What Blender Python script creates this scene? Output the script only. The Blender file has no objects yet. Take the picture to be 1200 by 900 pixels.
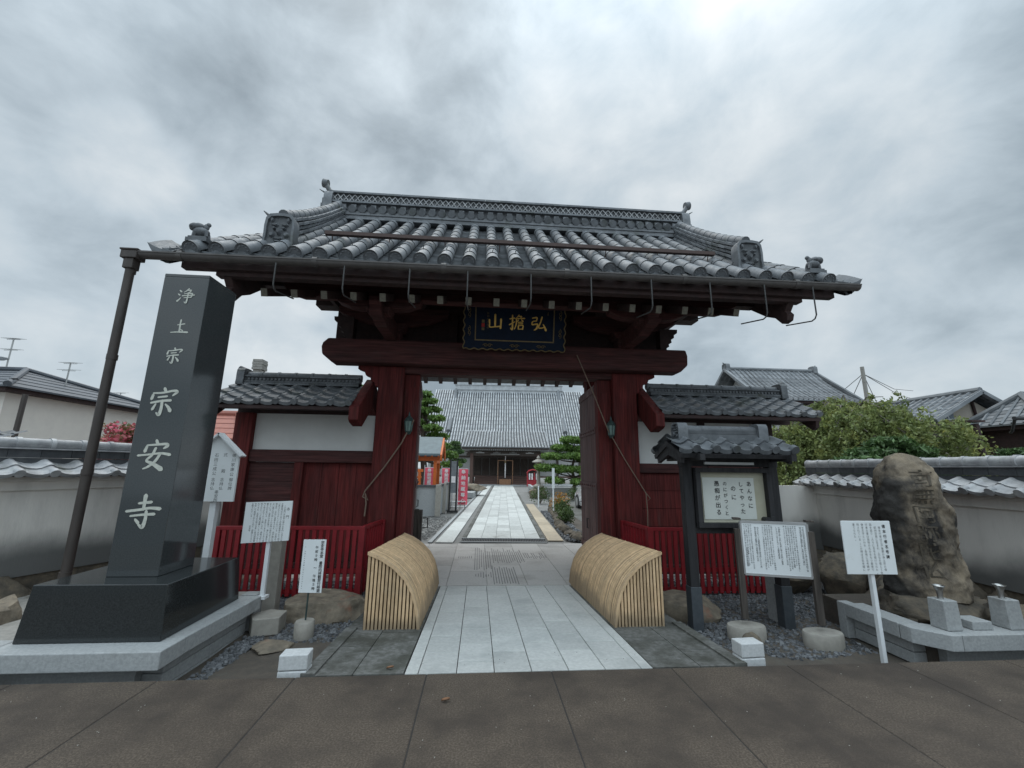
import bpy, math, random
import numpy as np
from math import sin, cos, tan, pi, radians, sqrt, atan2
from mathutils import Vector, Matrix, noise as mnoise
random.seed(7); rng = np.random.default_rng(7)
S = bpy.context.scene
COL = S.collection
# ---------------------------------------------------------------- camera
FPX = 480.0; PITCH = radians(11.6); YAW = radians(4.4); ROLL = 0.0129; CAMZ = 1.55
fwd = Vector((sin(YAW)*cos(PITCH), cos(YAW)*cos(PITCH), sin(PITCH)))
r0 = Vector((cos(YAW), -sin(YAW), 0)); u0 = r0.cross(fwd)
rgt = r0*cos(ROLL) + u0*sin(ROLL); up = u0*cos(ROLL) - r0*sin(ROLL)
cd = bpy.data.cameras.new('camera'); cam = bpy.data.objects.new('camera', cd); COL.objects.link(cam)
cam.matrix_world = Matrix(((rgt.x, up.x, -fwd.x, 0), (rgt.y, up.y, -fwd.y, 0), (rgt.z, up.z, -fwd.z, CAMZ), (0, 0, 0, 1)))
cd.sensor_width = 36; cd.lens = 36*FPX/1200; cd.clip_end = 2000; cd.clip_start = 0.05
S.camera = cam
def at(x, y, **k):
    """point of the real place seen at photo pixel x, y on the plane X=, Y= or Z="""
    d = rgt*((x-600)/FPX) - up*((y-450)/FPX) + fwd
    (a, v), = k.items(); i = 'XYZ'.index(a); o = Vector((0, 0, CAMZ))
    return o + d*((v-o[i])/d[i])
# ---------------------------------------------------------------- world, sun, exposure
W = bpy.data.worlds.new('World'); S.world = W; W.use_nodes = True
nt = W.node_tree; N = nt.nodes; L = nt.links; N.clear()
SUN_EL, SUN_AZ = radians(62), radians(-20)      # azimuth from +Y clockwise: high, beyond the gate and a little left
sky = N.new('ShaderNodeTexSky'); sky.sky_type = 'NISHITA'; sky.sun_disc = False
sky.sun_elevation = SUN_EL; sky.sun_rotation = SUN_AZ; sky.dust_density = 2.0
bgs = N.new('ShaderNodeBackground'); bgs.inputs[1].default_value = 0.07; L.new(sky.outputs[0], bgs.inputs[0])
tc = N.new('ShaderNodeTexCoord'); sep = N.new('ShaderNodeSeparateXYZ'); L.new(tc.outputs['Generated'], sep.inputs[0])
def m(op, a, b=None, c=None):
    n = N.new('ShaderNodeMath'); n.operation = op
    for i, v in enumerate((a, b, c)):
        if v is None: continue
        if isinstance(v, (int, float)): n.inputs[i].default_value = v
        else: L.new(v, n.inputs[i])
    return n.outputs[0]
zz = m('ADD', m('MAXIMUM', sep.outputs[2], 0.0), 0.42)
comb = N.new('ShaderNodeCombineXYZ'); L.new(m('DIVIDE', sep.outputs[0], zz), comb.inputs[0]); L.new(m('DIVIDE', sep.outputs[1], zz), comb.inputs[1])
def wn(scale, detail, rough, loc, rot=0, sc=(1, 1, 1), dist=0):
    mp = N.new('ShaderNodeMapping'); mp.inputs['Location'].default_value = loc; mp.inputs['Rotation'].default_value = (0, 0, rot); mp.inputs['Scale'].default_value = sc
    L.new(tc.outputs['Generated'], mp.inputs[0])
    t = N.new('ShaderNodeTexNoise'); t.inputs['Scale'].default_value = scale; t.inputs['Detail'].default_value = detail
    t.inputs['Roughness'].default_value = rough; t.inputs['Distortion'].default_value = dist; L.new(mp.outputs[0], t.inputs[0]); return t.outputs[0]
big = wn(1.9, 4, 0.5, (3.4, 2.2, 0.6), 0.4, (1.0, 1.0, 1.35), 0.1)
fine = wn(5.5, 9, 0.58, (4.2, 1.3, 2), 0.9, (1.0, 1.0, 1.5), 0.25)
cl = m('ADD', m('ADD', m('MULTIPLY', big, 0.62), m('MULTIPLY', fine, 0.38)), m('MULTIPLY', m('POWER', m('SUBTRACT', 1.0, m('MAXIMUM', sep.outputs[2], 0.0)), 4.0), 0.05))
def lobe(px_, py_, width, amt):   # a thinner or thicker part of the cloud layer round one direction
    global cl
    d = (rgt*((px_-600)/FPX) - up*((py_-450)/FPX) + fwd).normalized(); q = N.new('ShaderNodeVectorMath'); q.operation = 'DOT_PRODUCT'; L.new(tc.outputs['Generated'], q.inputs[0]); q.inputs[1].default_value = d
    r = N.new('ShaderNodeMapRange'); r.interpolation_type = 'SMOOTHSTEP'; L.new(q.outputs['Value'], r.inputs[0]); r.inputs[1].default_value = cos(radians(width)); r.inputs[2].default_value = 1; r.inputs[3].default_value = 0; r.inputs[4].default_value = amt
    cl = m('ADD', cl, r.outputs[0])
lobe(640, 125, 15, .03); lobe(860, 80, 28, .02); lobe(330, 90, 20, -.07); lobe(480, 20, 12, -.05); lobe(150, 190, 6, .12); lobe(1000, 380, 18, .06); lobe(350, 380, 16, .06); lobe(1150, 180, 16, -.03)
cr = N.new('ShaderNodeValToRGB'); L.new(cl, cr.inputs[0]); e = cr.color_ramp.elements
e[0].position = 0.37; e[0].color = (0.305, 0.375, 0.425, 1)
e[1].position = 0.70; e[1].color = (0.84, 0.90, 0.93, 1)
k = cr.color_ramp.elements.new(0.455); k.color = (0.425, 0.510, 0.570, 1)
k = cr.color_ramp.elements.new(0.55); k.color = (0.595, 0.690, 0.755, 1)
# low sky a little bluer, unseen overhead and behind the viewer brighter (glow added to lift the scene light)
sv = Vector((sin(SUN_AZ)*cos(SUN_EL), cos(SUN_AZ)*cos(SUN_EL), sin(SUN_EL)))
dp = N.new('ShaderNodeVectorMath'); dp.operation = 'DOT_PRODUCT'; L.new(tc.outputs['Generated'], dp.inputs[0]); dp.inputs[1].default_value = sv
dp.inputs[1].default_value = (0, -.35, .94)
glow = m('MULTIPLY', m('POWER', m('MAXIMUM', m('MULTIPLY_ADD', dp.outputs['Value'], 1.25, -0.25), 0.0), 2.5), 4.2)
bgc = N.new('ShaderNodeBackground'); L.new(cr.outputs[0], bgc.inputs[0])
L.new(m('MULTIPLY', m('ADD', glow, 1.0), 0.94), bgc.inputs[1])
mx = N.new('ShaderNodeMixShader'); mx.inputs[0].default_value = 0.88
L.new(bgs.outputs[0], mx.inputs[1]); L.new(bgc.outputs[0], mx.inputs[2])
wo = N.new('ShaderNodeOutputWorld'); L.new(mx.outputs[0], wo.inputs[0])
sl = bpy.data.lights.new('sun', 'SUN'); sl.energy = 1.35; sl.angle = radians(40); sl.color = (1, 0.965, 0.91)
so = bpy.data.objects.new('sun', sl); COL.objects.link(so); so.rotation_euler = (-sv).to_track_quat('-Z', 'Y').to_euler()
S.view_settings.view_transform = 'Standard'; S.view_settings.look = 'None'; S.view_settings.exposure = 0.0; S.view_settings.gamma = 1
S.view_settings.use_curve_mapping = False
S.cycles.max_bounces = 7; S.cycles.diffuse_bounces = 4; S.cycles.use_denoising = True
# ---------------------------------------------------------------- materials
def mat(name, c1, c2=None, scale=6, rough=0.7, rough2=None, bump=0.0, bscale=60, isl=0.0, metal=0, spec=0.5, stretch=(1, 1, 1), lo=0.35, hi=0.65, c3=None, s3=1.5, lo3=0.55, hi3=0.7, coat=0, trans=0):
    M = bpy.data.materials.new(name); M.use_nodes = True; t = M.node_tree; n = t.nodes; l = t.links
    b = n['Principled BSDF']; b.inputs['Roughness'].default_value = rough; b.inputs['Metallic'].default_value = metal
    b.inputs['Specular IOR Level'].default_value = spec; b.inputs['Coat Weight'].default_value = coat
    g = n.new('ShaderNodeNewGeometry'); mp = n.new('ShaderNodeMapping'); mp.inputs['Scale'].default_value = stretch
    l.new(g.outputs['Position'], mp.inputs[0])
    def nz(s, d=6, r=.6):
        q = n.new('ShaderNodeTexNoise'); q.inputs['Scale'].default_value = s; q.inputs['Detail'].default_value = d; q.inputs['Roughness'].default_value = r
        l.new(mp.outputs[0], q.inputs[0]); return q.outputs[0]
    def mr(src, a, c, x=0., y=1.):
        q = n.new('ShaderNodeMapRange'); l.new(src, q.inputs[0])
        for i, vv in enumerate((a, c, x, y)): q.inputs[i+1].default_value = vv
        return q.outputs[0]
    def mixc(f, a, c):
        q = n.new('ShaderNodeMix'); q.data_type = 'RGBA'; l.new(f, q.inputs[0])
        for i, vv in ((6, a), (7, c)):
            if isinstance(vv, tuple): q.inputs[i].default_value = (*vv, 1)
            else: l.new(vv, q.inputs[i])
        return q.outputs[2]
    c2 = c2 or tuple(x*0.8 for x in c1)
    f = mr(nz(scale), lo, hi); col = mixc(f, c1, c2)
    if c3: col = mixc(mr(nz(s3, 8, .65), lo3, hi3), col, c3)
    if isl:
        v = mr(g.outputs['Random Per Island'], 0, 1, 1-isl, 1+isl)
        q = n.new('ShaderNodeVectorMath'); q.operation = 'SCALE'; l.new(col, q.inputs[0]); l.new(v, q.inputs['Scale']); col = q.outputs[0]
    l.new(col, b.inputs['Base Color'])
    if rough2 is not None: l.new(mr(nz(scale*1.7), lo, hi, rough, rough2), b.inputs['Roughness'])
    if bump:
        bp = n.new('ShaderNodeBump'); bp.inputs['Strength'].default_value = bump; bp.inputs['Distance'].default_value = 0.01
        l.new(nz(bscale), bp.inputs['Height']); l.new(bp.outputs[0], b.inputs['Normal'])
    if trans:
        tr = n.new('ShaderNodeBsdfTranslucent'); l.new(col, tr.inputs[0]); ms = n.new('ShaderNodeMixShader'); ms.inputs[0].default_value = trans
        l.new(b.outputs[0], ms.inputs[1]); l.new(tr.outputs[0], ms.inputs[2]); l.new(ms.outputs[0], n['Material Output'].inputs[0])
    return M
MT = {}
def D(k, *a, **kw): MT[k] = mat(k, *a, **kw)
D('tile', (.085, .092, .10), (.135, .143, .152), 9, .5, .7, .2, 40, .3, c3=(.065, .070, .062), s3=3.2, spec=.35)
D('tile_light', (.130, .139, .150), (.185, .195, .206), 9, .5, .7, .2, 40, .20, c3=(.095, .105, .095), s3=3, spec=.35)
D('groove', (.13, .128, .125), (.20, .195, .19), 25, .6)
D('channel_tile', (.06, .066, .072), (.115, .122, .13), 9, .5, .7, .2, 40, .4, c3=(.045, .05, .048), s3=3.2, spec=.35)  # flat tiles darkened: shade between the round rows put into the colour
D('tile_dark', (.05, .054, .06), (.085, .09, .095), 9, .45, .62, .15, 40, .25)
D('tile_pale', (.27, .275, .285), (.42, .425, .43), 9, .42, .6, .15, 40, .2, c3=(.17, .18, .16), s3=5)
D('hall_tile', (.33, .345, .36), (.46, .475, .485), 2, .45, .6, 0, 40, .25)
D('far_tile', (.13, .14, .15), (.20, .21, .22), 2, .5, .7, 0, 40, .3, spec=.35)
D('hall_channel', (.045, .05, .055), (.07, .075, .08), 2, .6, .7, 0, 40, .25)  # far darker than hall_tile, painting in the shade of the row gaps
D('red_wood', (.128, .021, .019), (.078, .017, .016), 7, .7, .85, .35, 30, .12, stretch=(1, 1, .18), c3=(.085, .045, .04), s3=5, lo3=.56, hi3=.78, spec=.25)
D('red_beam', (.088, .032, .030), (.052, .024, .023), 7, .7, .88, .35, 30, .10, stretch=(.2, 1, 1), c3=(.08, .05, .045), s3=5, lo3=.55, hi3=.78, spec=.25)
D('dark_wood', (.045, .022, .020), (.028, .016, .015), 8, .7, .85, .3, 30, .2)
D('door_wood', (.125, .052, .048), (.08, .034, .034), 9, .6, .8, .35, 30, .16, stretch=(1, 1, .12), c3=(.15, .095, .085), s3=4, lo3=.5, hi3=.8)
D('old_wood', (.055, .045, .038), (.085, .072, .062), 10, .8, .9, .4, 40, .1, stretch=(1, 1, .2))
D('black_wood', (.012, .012, .014), (.024, .023, .025), 10, .6, .8, .3, 40, .15, stretch=(1, 1, .2))
D('fence_red', (.24, .008, .013), (.18, .006, .011), 6, .5, .65, .1, 30, .12)
D('plaster', (.66, .66, .64), (.60, .60, .58), 3, .85, None, .1, 50)
D('wall_plaster', (.72, .69, .64), (.63, .60, .56), 2, .88, None, .25, 60, c3=(.46, .44, .41), s3=3.2, lo3=.52, hi3=.8, stretch=(1, 1, .22))
D('black_granite', (.042, .048, .050), (.060, .066, .068), 90, .07, .11, 0, 60, spec=.6)
D('black_granite_base', (.018, .021, .022), (.030, .034, .035), 90, .09, .16, 0, 60, spec=.5)
D('granite', (.36, .37, .37), (.28, .29, .29), 45, .75, None, .25, 90, .06, c3=(.20, .20, .19), s3=3, lo3=.58, hi3=.75)
D('granite_pale', (.56, .57, .57), (.46, .47, .47), 50, .7, None, .2, 90, .07, c3=(.33, .33, .32), s3=3)
D('path_slab', (.50, .505, .485), (.41, .415, .40), 30, .45, .7, .15, 90, .09, c3=(.34, .35, .34), s3=2.0, lo3=.50, hi3=.70)
D('landing_slab', (.42, .40, .375), (.35, .335, .32), 30, .35, .6, .15, 90, .10, c3=(.29, .27, .25), s3=1.6, lo3=.5, hi3=.66)
D('court_slab', (.52, .53, .51), (.42, .43, .41), 14, .6, None, .1, 60, .16, c3=(.34, .34, .32), s3=2.5)
D('tan_slab', (.42, .34, .24), (.33, .28, .21), 9, .7, None, .1, 60, .15)
D('sidewalk', (.056, .042, .030), (.130, .100, .075), 85, .75, .9, .7, 170, 0, c3=(.043, .032, .024), s3=1.6, lo3=.42, hi3=.62, lo=.42, hi=.66)
D('joint', (.035, .03, .027), None, 10, .95)
D('asphalt', (.05, .05, .05), (.07, .07, .07), 60, .9, None, .4, 120)
D('old_concrete', (.085, .083, .075), (.16, .16, .15), 22, .8, .95, .5, 90, .12, c3=(.055, .055, .045), s3=2.6, lo3=.45, hi3=.62)
D('concrete', (.30, .285, .26), (.24, .23, .21), 20, .85, None, .3, 90, 0, c3=(.16, .15, .13), s3=6)
D('beige_stone', (.34, .32, .28), (.28, .26, .23), 14, .85, None, .2, 90, .05)
D('soil', (.095, .078, .062), (.07, .06, .05), 12, .95, None, .6, 60, 0, c3=(.12, .11, .09), s3=3)
D('court_ground', (.21, .205, .195), (.15, .147, .14), 55, .9, None, .7, 90, 0, c3=(.26, .25, .24), s3=1.2)
D('gravel', (.085, .088, .095), (.14, .145, .15), 20, .75, None, .2, 90, .45)
D('rock', (.25, .205, .15), (.13, .11, .085), 9, .85, None, .9, 30, 0, c3=(.26, .12, .075), s3=2.4, lo3=.6, hi3=.72)
D('rock_dark', (.075, .065, .052), (.15, .12, .085), 9, .9, None, .9, 30, .2, c3=(.045, .04, .034), s3=3)
D('stele', (.16, .13, .098), (.25, .20, .14), 8, .85, .95, 1.0, 45, 0, c3=(.024, .021, .019), s3=2.1, lo3=.46, hi3=.58, stretch=(1, 1, .55))
D('carving', (.085, .07, .052), None, 8, .9)
D('bamboo', (.60, .42, .25), (.52, .355, .205), 14, .42, .55, .15, 60, .2, c3=(.44, .33, .21), s3=3, lo3=.55, hi3=.75)
D('bamboo_dark', (.10, .06, .03), None, 14, .8)
D('white_paint', (.74, .76, .77), (.68, .70, .71), 5, .5)
D('white_board', (.74, .77, .78), (.68, .71, .71), 3, .5, c3=(.56, .57, .54), s3=7, lo3=.6, hi3=.85)
D('paper', (.60, .62, .58), (.55, .57, .53), 3, .5)
D('paper_old', (.44, .43, .34), (.38, .36, .27), 4, .6)
D('ink', (.012, .012, .014), None, 5, .6)
D('ink_soft', (.055, .06, .065), None, 5, .7)
D('gold', (.78, .50, .13), (.60, .36, .09), 30, .38, metal=.6)
D('gold_dim', (.20, .145, .07), (.15, .105, .045), 30, .5, metal=.3)
D('navy', (.006, .016, .04), (.005, .012, .028), 10, .6, spec=.2)
D('seal_red', (.5, .03, .02), None, 9, .6)
D('incised', (.56, .57, .50), (.44, .45, .40), 40, .55)
D('gutter', (.075, .068, .064), (.10, .09, .085), 8, .5, .7, .1, 60)
D('pipe', (.042, .034, .030), (.060, .048, .042), 8, .5, .7, .15, 60, stretch=(1, 1, .3))
D('iron', (.10, .10, .10), (.07, .07, .07), 20, .5, metal=.4)
D('iron_dark', (.025, .025, .027), None, 20, .6)
D('steel', (.45, .45, .44), None, 20, .3, metal=.9)
D('rust_rail', (.075, .045, .038), (.06, .036, .03), 20, .7)
D('verdigris', (.05, .085, .08), (.03, .05, .05), 20, .5, metal=.3)
D('frosted', (.16, .24, .22), None, 20, .2)
D('rope', (.22, .16, .12), (.17, .12, .09), 60, .9)
D('raftercap', (.17, .155, .12), (.11, .10, .08), 30, .8)
D('siding', (.76, .71, .64), (.71, .66, .60), 3, .7, isl=.03)
D('metal_roof', (.06, .068, .08), (.08, .09, .105), 4, .5, isl=.12)
D('rust_roof', (.33, .12, .085), (.26, .10, .08), 8, .7)
D('house_wall', (.50, .45, .38), (.46, .41, .35), 3, .85)
D('grey_wall', (.42, .42, .41), (.38, .38, .37), 3, .85)
D('foot_metal', (.06, .07, .08), (.08, .09, .10), 20, .5, metal=.3)
D('window_glass', (.25, .29, .33), None, 3, .1)
D('vermilion', (.62, .14, .02), (.52, .11, .02), 9, .55)
D('copper_roof', (.13, .17, .18), (.10, .13, .14), 5, .6)
D('hall_wood', (.05, .038, .032), (.075, .058, .048), 6, .8, isl=.2)
D('hall_red', (.11, .06, .048), (.085, .05, .04), 6, .7)
D('banner', (.82, .13, .18), (.74, .10, .15), 5, .75)
D('banner_white', (.78, .74, .74), None, 5, .75)
D('incense_red', (.40, .03, .04), None, 5, .6)
D('saisen', (.24, .12, .06), None, 6, .6)
D('car_white', (.74, .74, .75), None, 5, .2, coat=.6)
D('car_light', (.5, .02, .02), None, 5, .2)
D('tyre', (.02, .02, .02), None, 5, .8)
D('grate', (.13, .135, .14), None, 20, .5, metal=.5)
D('bark', (.07, .05, .038), (.11, .085, .065), 12, .9, None, .6, 30)
D('bark_pale', (.12, .105, .09), (.08, .07, .06), 12, .9, None, .6, 30)
D('leaf_cherry', (.25, .29, .10), (.14, .185, .065), 2.2, .6, isl=.45, trans=.35, c3=(.33, .31, .08), s3=1.6, lo3=.52, hi3=.72)
D('leaf_pine', (.085, .15, .045), (.05, .10, .033), 3, .6, isl=.4, trans=.2)
D('leaf_pine_light', (.17, .27, .055), (.09, .17, .04), 3, .6, isl=.4, trans=.25)
D('leaf_shrub', (.075, .115, .028), (.045, .08, .022), 3, .6, isl=.4, trans=.25)
D('leaf_orange', (.42, .20, .03), (.28, .16, .03), 5, .6, isl=.3, trans=.3)
D('blossom', (.55, .12, .17), (.40, .10, .11), 2.5, .6, isl=.35, trans=.3, c3=(.10, .14, .04), s3=2.5, lo3=.47, hi3=.6)
D('dead_leaf', (.20, .10, .05), None, 5, .8)
D('aluminium', (.5, .5, .5), None, 5, .4, metal=.6)
# ---------------------------------------------------------------- scene helpers
FR = {}
def inv(o):
    return FR.get(o.name, Matrix.Identity(4)).inverted() if o else Matrix.Identity(4)
def tag(o, label=None, cat=None, group=None, kind=None):
    if label: o['label'] = label
    if cat: o['category'] = cat
    if group: o['group'] = group
    if kind: o['kind'] = kind
    return o
def thing(name, label, cat, loc=(0, 0, 0), rz=0, group=None):
    o = bpy.data.objects.new(name, None); COL.objects.link(o); o.empty_display_size = .2
    o.location = loc; o.rotation_euler = (0, 0, rz); FR[o.name] = Matrix.Translation(Vector(loc)) @ Matrix.Rotation(rz, 4, 'Z')
    return tag(o, label, cat, group)
def copy_tree(o, loc, rz, label, group=None):
    r = o.copy(); COL.objects.link(r); r.location = loc; r.rotation_euler = (0, 0, rz); r['label'] = label
    if group: r['group'] = group
    FR[r.name] = Matrix.Translation(Vector(loc)) @ Matrix.Rotation(rz, 4, 'Z')
    for ch in o.children:
        c = ch.copy(); COL.objects.link(c); c.parent = r
        for g in ch.children:
            d = g.copy(); COL.objects.link(d); d.parent = c
    return r
class MB:
    def __init__(s): s.v = []; s.f = []
    def add(s, v, f):
        o = len(s.v); s.v.extend(tuple(p) for p in v); s.f.extend(tuple(i+o for i in q) for q in f); return s
    def box(s, c, d, rz=0, rx=0, ry=0, top=1.0):
        R = Matrix.Rotation(rz, 3, 'Z') @ Matrix.Rotation(rx, 3, 'X') @ Matrix.Rotation(ry, 3, 'Y'); c = Vector(c); v = []
        for z in (-1, 1):
            k = top if z > 0 else 1
            for x, y in ((-1, -1), (1, -1), (1, 1), (-1, 1)): v.append(c + R @ Vector((x*k*d[0]/2, y*k*d[1]/2, z*d[2]/2)))
        return s.add(v, [(3, 2, 1, 0), (4, 5, 6, 7), (0, 1, 5, 4), (1, 2, 6, 5), (2, 3, 7, 6), (3, 0, 4, 7)])
    def bx(s, x0, x1, y0, y1, z0, z1): return s.box(((x0+x1)/2, (y0+y1)/2, (z0+z1)/2), (abs(x1-x0), abs(y1-y0), abs(z1-z0)))
    def beam(s, a, b, w, h):
        a = Vector(a); b = Vector(b); d = (b-a).normalized(); x = d.cross(Vector((0, 0, 1)))
        x = Vector((1, 0, 0)) if x.length < 1e-4 else x.normalized(); y = x.cross(d)
        v = [p + x*(i*w/2) + y*(j*h/2) for p in (a, b) for i, j in ((-1, -1), (1, -1), (1, 1), (-1, 1))]
        return s.add(v, [(0, 1, 2, 3), (7, 6, 5, 4), (1, 0, 4, 5), (2, 1, 5, 6), (3, 2, 6, 7), (0, 3, 7, 4)])
    def prism(s, poly, ax, a, b):
        """poly of 2-D points (the two other axes in xyz order) extruded along axis ax from a to b"""
        def P(p, t): return {'x': (t, p[0], p[1]), 'y': (p[0], t, p[1]), 'z': (p[0], p[1], t)}[ax]
        n = len(poly); v = [P(p, a) for p in poly] + [P(p, b) for p in poly]
        return s.add(v, [tuple(range(n))[::-1], tuple(range(n, 2*n))] + [(i, (i+1) % n, n+(i+1) % n, n+i) for i in range(n)])
    def tube(s, pts, r, n=8, caps=True):
        pts = [Vector(p) for p in pts]; m_ = len(pts); rr = r if hasattr(r, '__len__') else [r]*m_; v = []; f = []; px = None
        for i, p in enumerate(pts):
            d = (pts[min(i+1, m_-1)] - pts[max(i-1, 0)]).normalized()
            if px is None: px = d.orthogonal().normalized()
            px = (px - d*px.dot(d)).normalized(); py = d.cross(px)
            for j in range(n): a = 2*pi*j/n; v.append(p + (px*cos(a) + py*sin(a))*rr[i])
        for i in range(m_-1):
            for j in range(n): f.append((i*n+j, i*n+(j+1) % n, (i+1)*n+(j+1) % n, (i+1)*n+j))
        if caps: f += [tuple(range(n))[::-1], tuple(range((m_-1)*n, m_*n))]
        return s.add(v, f)
    def lathe(s, prof, c, n=16):
        v = [(c[0]+r*cos(2*pi*j/n), c[1]+r*sin(2*pi*j/n), c[2]+z) for r, z in prof for j in range(n)]; m_ = len(prof)
        f = [(i*n+j, i*n+(j+1) % n, (i+1)*n+(j+1) % n, (i+1)*n+j) for i in range(m_-1) for j in range(n)]
        return s.add(v, f + [tuple(range(n))[::-1], tuple(range((m_-1)*n, m_*n))])
    def grid(s, fn, nu, nv):
        v = [fn(i/nu, j/nv) for i in range(nu+1) for j in range(nv+1)]
        return s.add(v, [(i*(nv+1)+j, (i+1)*(nv+1)+j, (i+1)*(nv+1)+j+1, i*(nv+1)+j+1) for i in range(nu) for j in range(nv)])
    def build(s, name, mt, parent=None, smooth=False, bevel=0, ang=38, base=None):
        me = bpy.data.meshes.new(name); M = inv(parent)
        if base is not None: M = Matrix.Translation(-Vector(base)); 
        a = np.array(s.v, dtype=np.float64); R = np.array(M)
        a = a @ R[:3, :3].T + R[:3, 3]
        me.from_pydata(a.tolist(), [], s.f); me.materials.append(MT[mt]); me.update()
        if smooth:
            me.polygons.foreach_set('use_smooth', [True]*len(me.polygons)); me.set_sharp_from_angle(angle=radians(ang))
        o = bpy.data.objects.new(name, me); COL.objects.link(o)
        if parent is not None: o.parent = parent; FR[o.name] = FR.get(parent.name, Matrix.Identity(4))
        if base is not None: o.location = base; FR[o.name] = Matrix.Translation(Vector(base))
        if bevel:
            b = o.modifiers.new('bevel', 'BEVEL'); b.width = bevel; b.segments = 2; b.limit_method = 'ANGLE'; b.angle_limit = radians(40)
        return o
def struct(name, mb, mt, **k): return tag(mb.build(name, mt, **k), kind='structure')
def cards(name, C, Nrm, size, mt, parent=None, asp=1.0, droop=0.0):
    """many small leaf faces: centres C (n,3), sizes (n,)"""
    n = len(C); a = rng.normal(size=(n, 3)); a[:, 2] -= droop; a /= np.linalg.norm(a, axis=1)[:, None]
    b = np.cross(a, rng.normal(size=(n, 3))); b /= np.linalg.norm(b, axis=1)[:, None]
    s_ = (size*(.6 + .8*rng.random(n)))[:, None] if not np.isscalar(size) else size*(.6 + .8*rng.random((n, 1)))
    a = a*s_*asp; b = b*s_/2
    V = np.stack([C-a/2, C+b*.9, C+a/2, C-b*.9], 1).reshape(-1, 3)
    R = np.array(inv(parent)); V = V @ R[:3, :3].T + R[:3, 3]
    me = bpy.data.meshes.new(name); me.vertices.add(4*n); me.vertices.foreach_set('co', V.ravel())
    me.loops.add(4*n); me.loops.foreach_set('vertex_index', np.arange(4*n)); me.polygons.add(n)
    me.polygons.foreach_set('loop_start', np.arange(n)*4); me.polygons.foreach_set('loop_total', np.full(n, 4)); me.update(); me.validate()
    me.materials.append(MT[mt]); o = bpy.data.objects.new(name, me); COL.objects.link(o)
    if parent is not None: o.parent = parent; FR[o.name] = FR[parent.name]
    return o
# ---------------------------------------------------------------- lettering
_g = {}
def glyph(ch):
    if ch not in _g:
        cu = bpy.data.curves.new('g', 'FONT'); cu.body = ch; cu.resolution_u = 2; cu.size = 1
        ob = bpy.data.objects.new('g', cu); COL.objects.link(ob); dg = bpy.context.evaluated_depsgraph_get()
        me = bpy.data.meshes.new_from_object(ob.evaluated_get(dg)); v = [tuple(x.co) for x in me.vertices]; f = [tuple(p.vertices) for p in me.polygons]
        bpy.data.objects.remove(ob); bpy.data.curves.remove(cu); bpy.data.meshes.remove(me)
        if v:
            xs = [p[0] for p in v]; cx = (min(xs)+max(xs))/2; v = [(p[0]-cx, p[1]-.38, 0) for p in v]
        _g[ch] = (v, f)
    return _g[ch]
def write(mb, text, o, ux, uz, size, pitch, bold=0, lean=(1, 1)):
    """one vertical column of characters, first character centred at o, going down -uz"""
    o = Vector(o); ux = Vector(ux).normalized(); uz = Vector(uz).normalized(); nn = ux.cross(uz)
    for i, ch in enumerate(text):
        if ch in ' 　': continue
        v, f = glyph(ch); c = o - uz*(pitch*i)
        offs = [(0, 0)] if not bold else [(0, 0), (bold, 0), (-bold, 0), (0, bold), (0, -bold)]
        for q, (dx, dy) in enumerate(offs):
            mb.add([c + ux*((p[0]*lean[0]+dx)*size) + uz*((p[1]*lean[1]+dy)*size) + nn*(.0004*q) for p in v], f)
def brush(mb, strokes, o, ux, uz, size, raise_=.0, surf=None):
    """brush-written strokes: list of (points in 0..1, widths); each a swelling ribbon with rounded ends"""
    o = Vector(o); ux = Vector(ux).normalized(); uz = Vector(uz).normalized(); nn = ux.cross(uz)
    for q, (pts, ws) in enumerate(strokes):
        P = [Vector((a, b)) for a, b in pts]; m_ = len(P); C = []; Wd = []
        if not hasattr(ws, '__len__'): ws = [ws]*m_
        if len(ws) != m_: ws = [ws[min(len(ws)-1, int(i*len(ws)/m_))] for i in range(m_)]
        for i in range(m_-1):
            p0 = P[max(i-1, 0)]; p1 = P[i]; p2 = P[i+1]; p3 = P[min(i+2, m_-1)]
            for s_ in range(6):
                t = s_/6; C.append(.5*((2*p1) + (p2-p0)*t + (2*p0-5*p1+4*p2-p3)*t*t + (3*p1-p0-3*p2+p3)*t**3)); Wd.append(ws[i]*(1-t)+ws[i+1]*t)
        C.append(P[-1]); Wd.append(ws[-1]); d0 = (C[1]-C[0]).normalized(); d1 = (C[-1]-C[-2]).normalized()
        C = [C[0]-d0*Wd[0]*.45] + C + [C[-1]+d1*Wd[-1]*.45]; Wd = [Wd[0]*.35] + Wd + [Wd[-1]*.3]
        v = []
        for i, c in enumerate(C):
            d = (C[min(i+1, len(C)-1)] - C[max(i-1, 0)]).normalized(); nrm = Vector((-d.y, d.x))
            for s_ in (1, -1):
                w = c + nrm*(s_*Wd[i]/2); p = o + ux*((w.x-.5)*size) + uz*((w.y-.5)*size) + nn*(raise_ + .0006*q)
                v.append(surf(p) if surf else p)
        mb.add(v, [(2*i, 2*i+1, 2*i+3, 2*i+2) for i in range(len(C)-1)])
SO = [([(.50, .97), (.55, .86)], [.10, .09]), ([(.16, .74), (.13, .60)], [.09, .10]), ([(.16, .80), (.45, .82), (.80, .90), (.92, .86), (.80, .73)], [.05, .07, .08, .11, .05]),
      ([(.34, .66), (.62, .70)], [.06, .07]), ([(.14, .46), (.45, .53), (.76, .56)], [.07, .08, .09]), ([(.49, .54), (.50, .28), (.46, .06), (.36, .12)], [.09, .10, .12, .04]),
      ([(.30, .42), (.22, .24)], [.06, .10]), ([(.62, .42), (.74, .30), (.80, .20)], [.05, .10, .13])]
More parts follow.
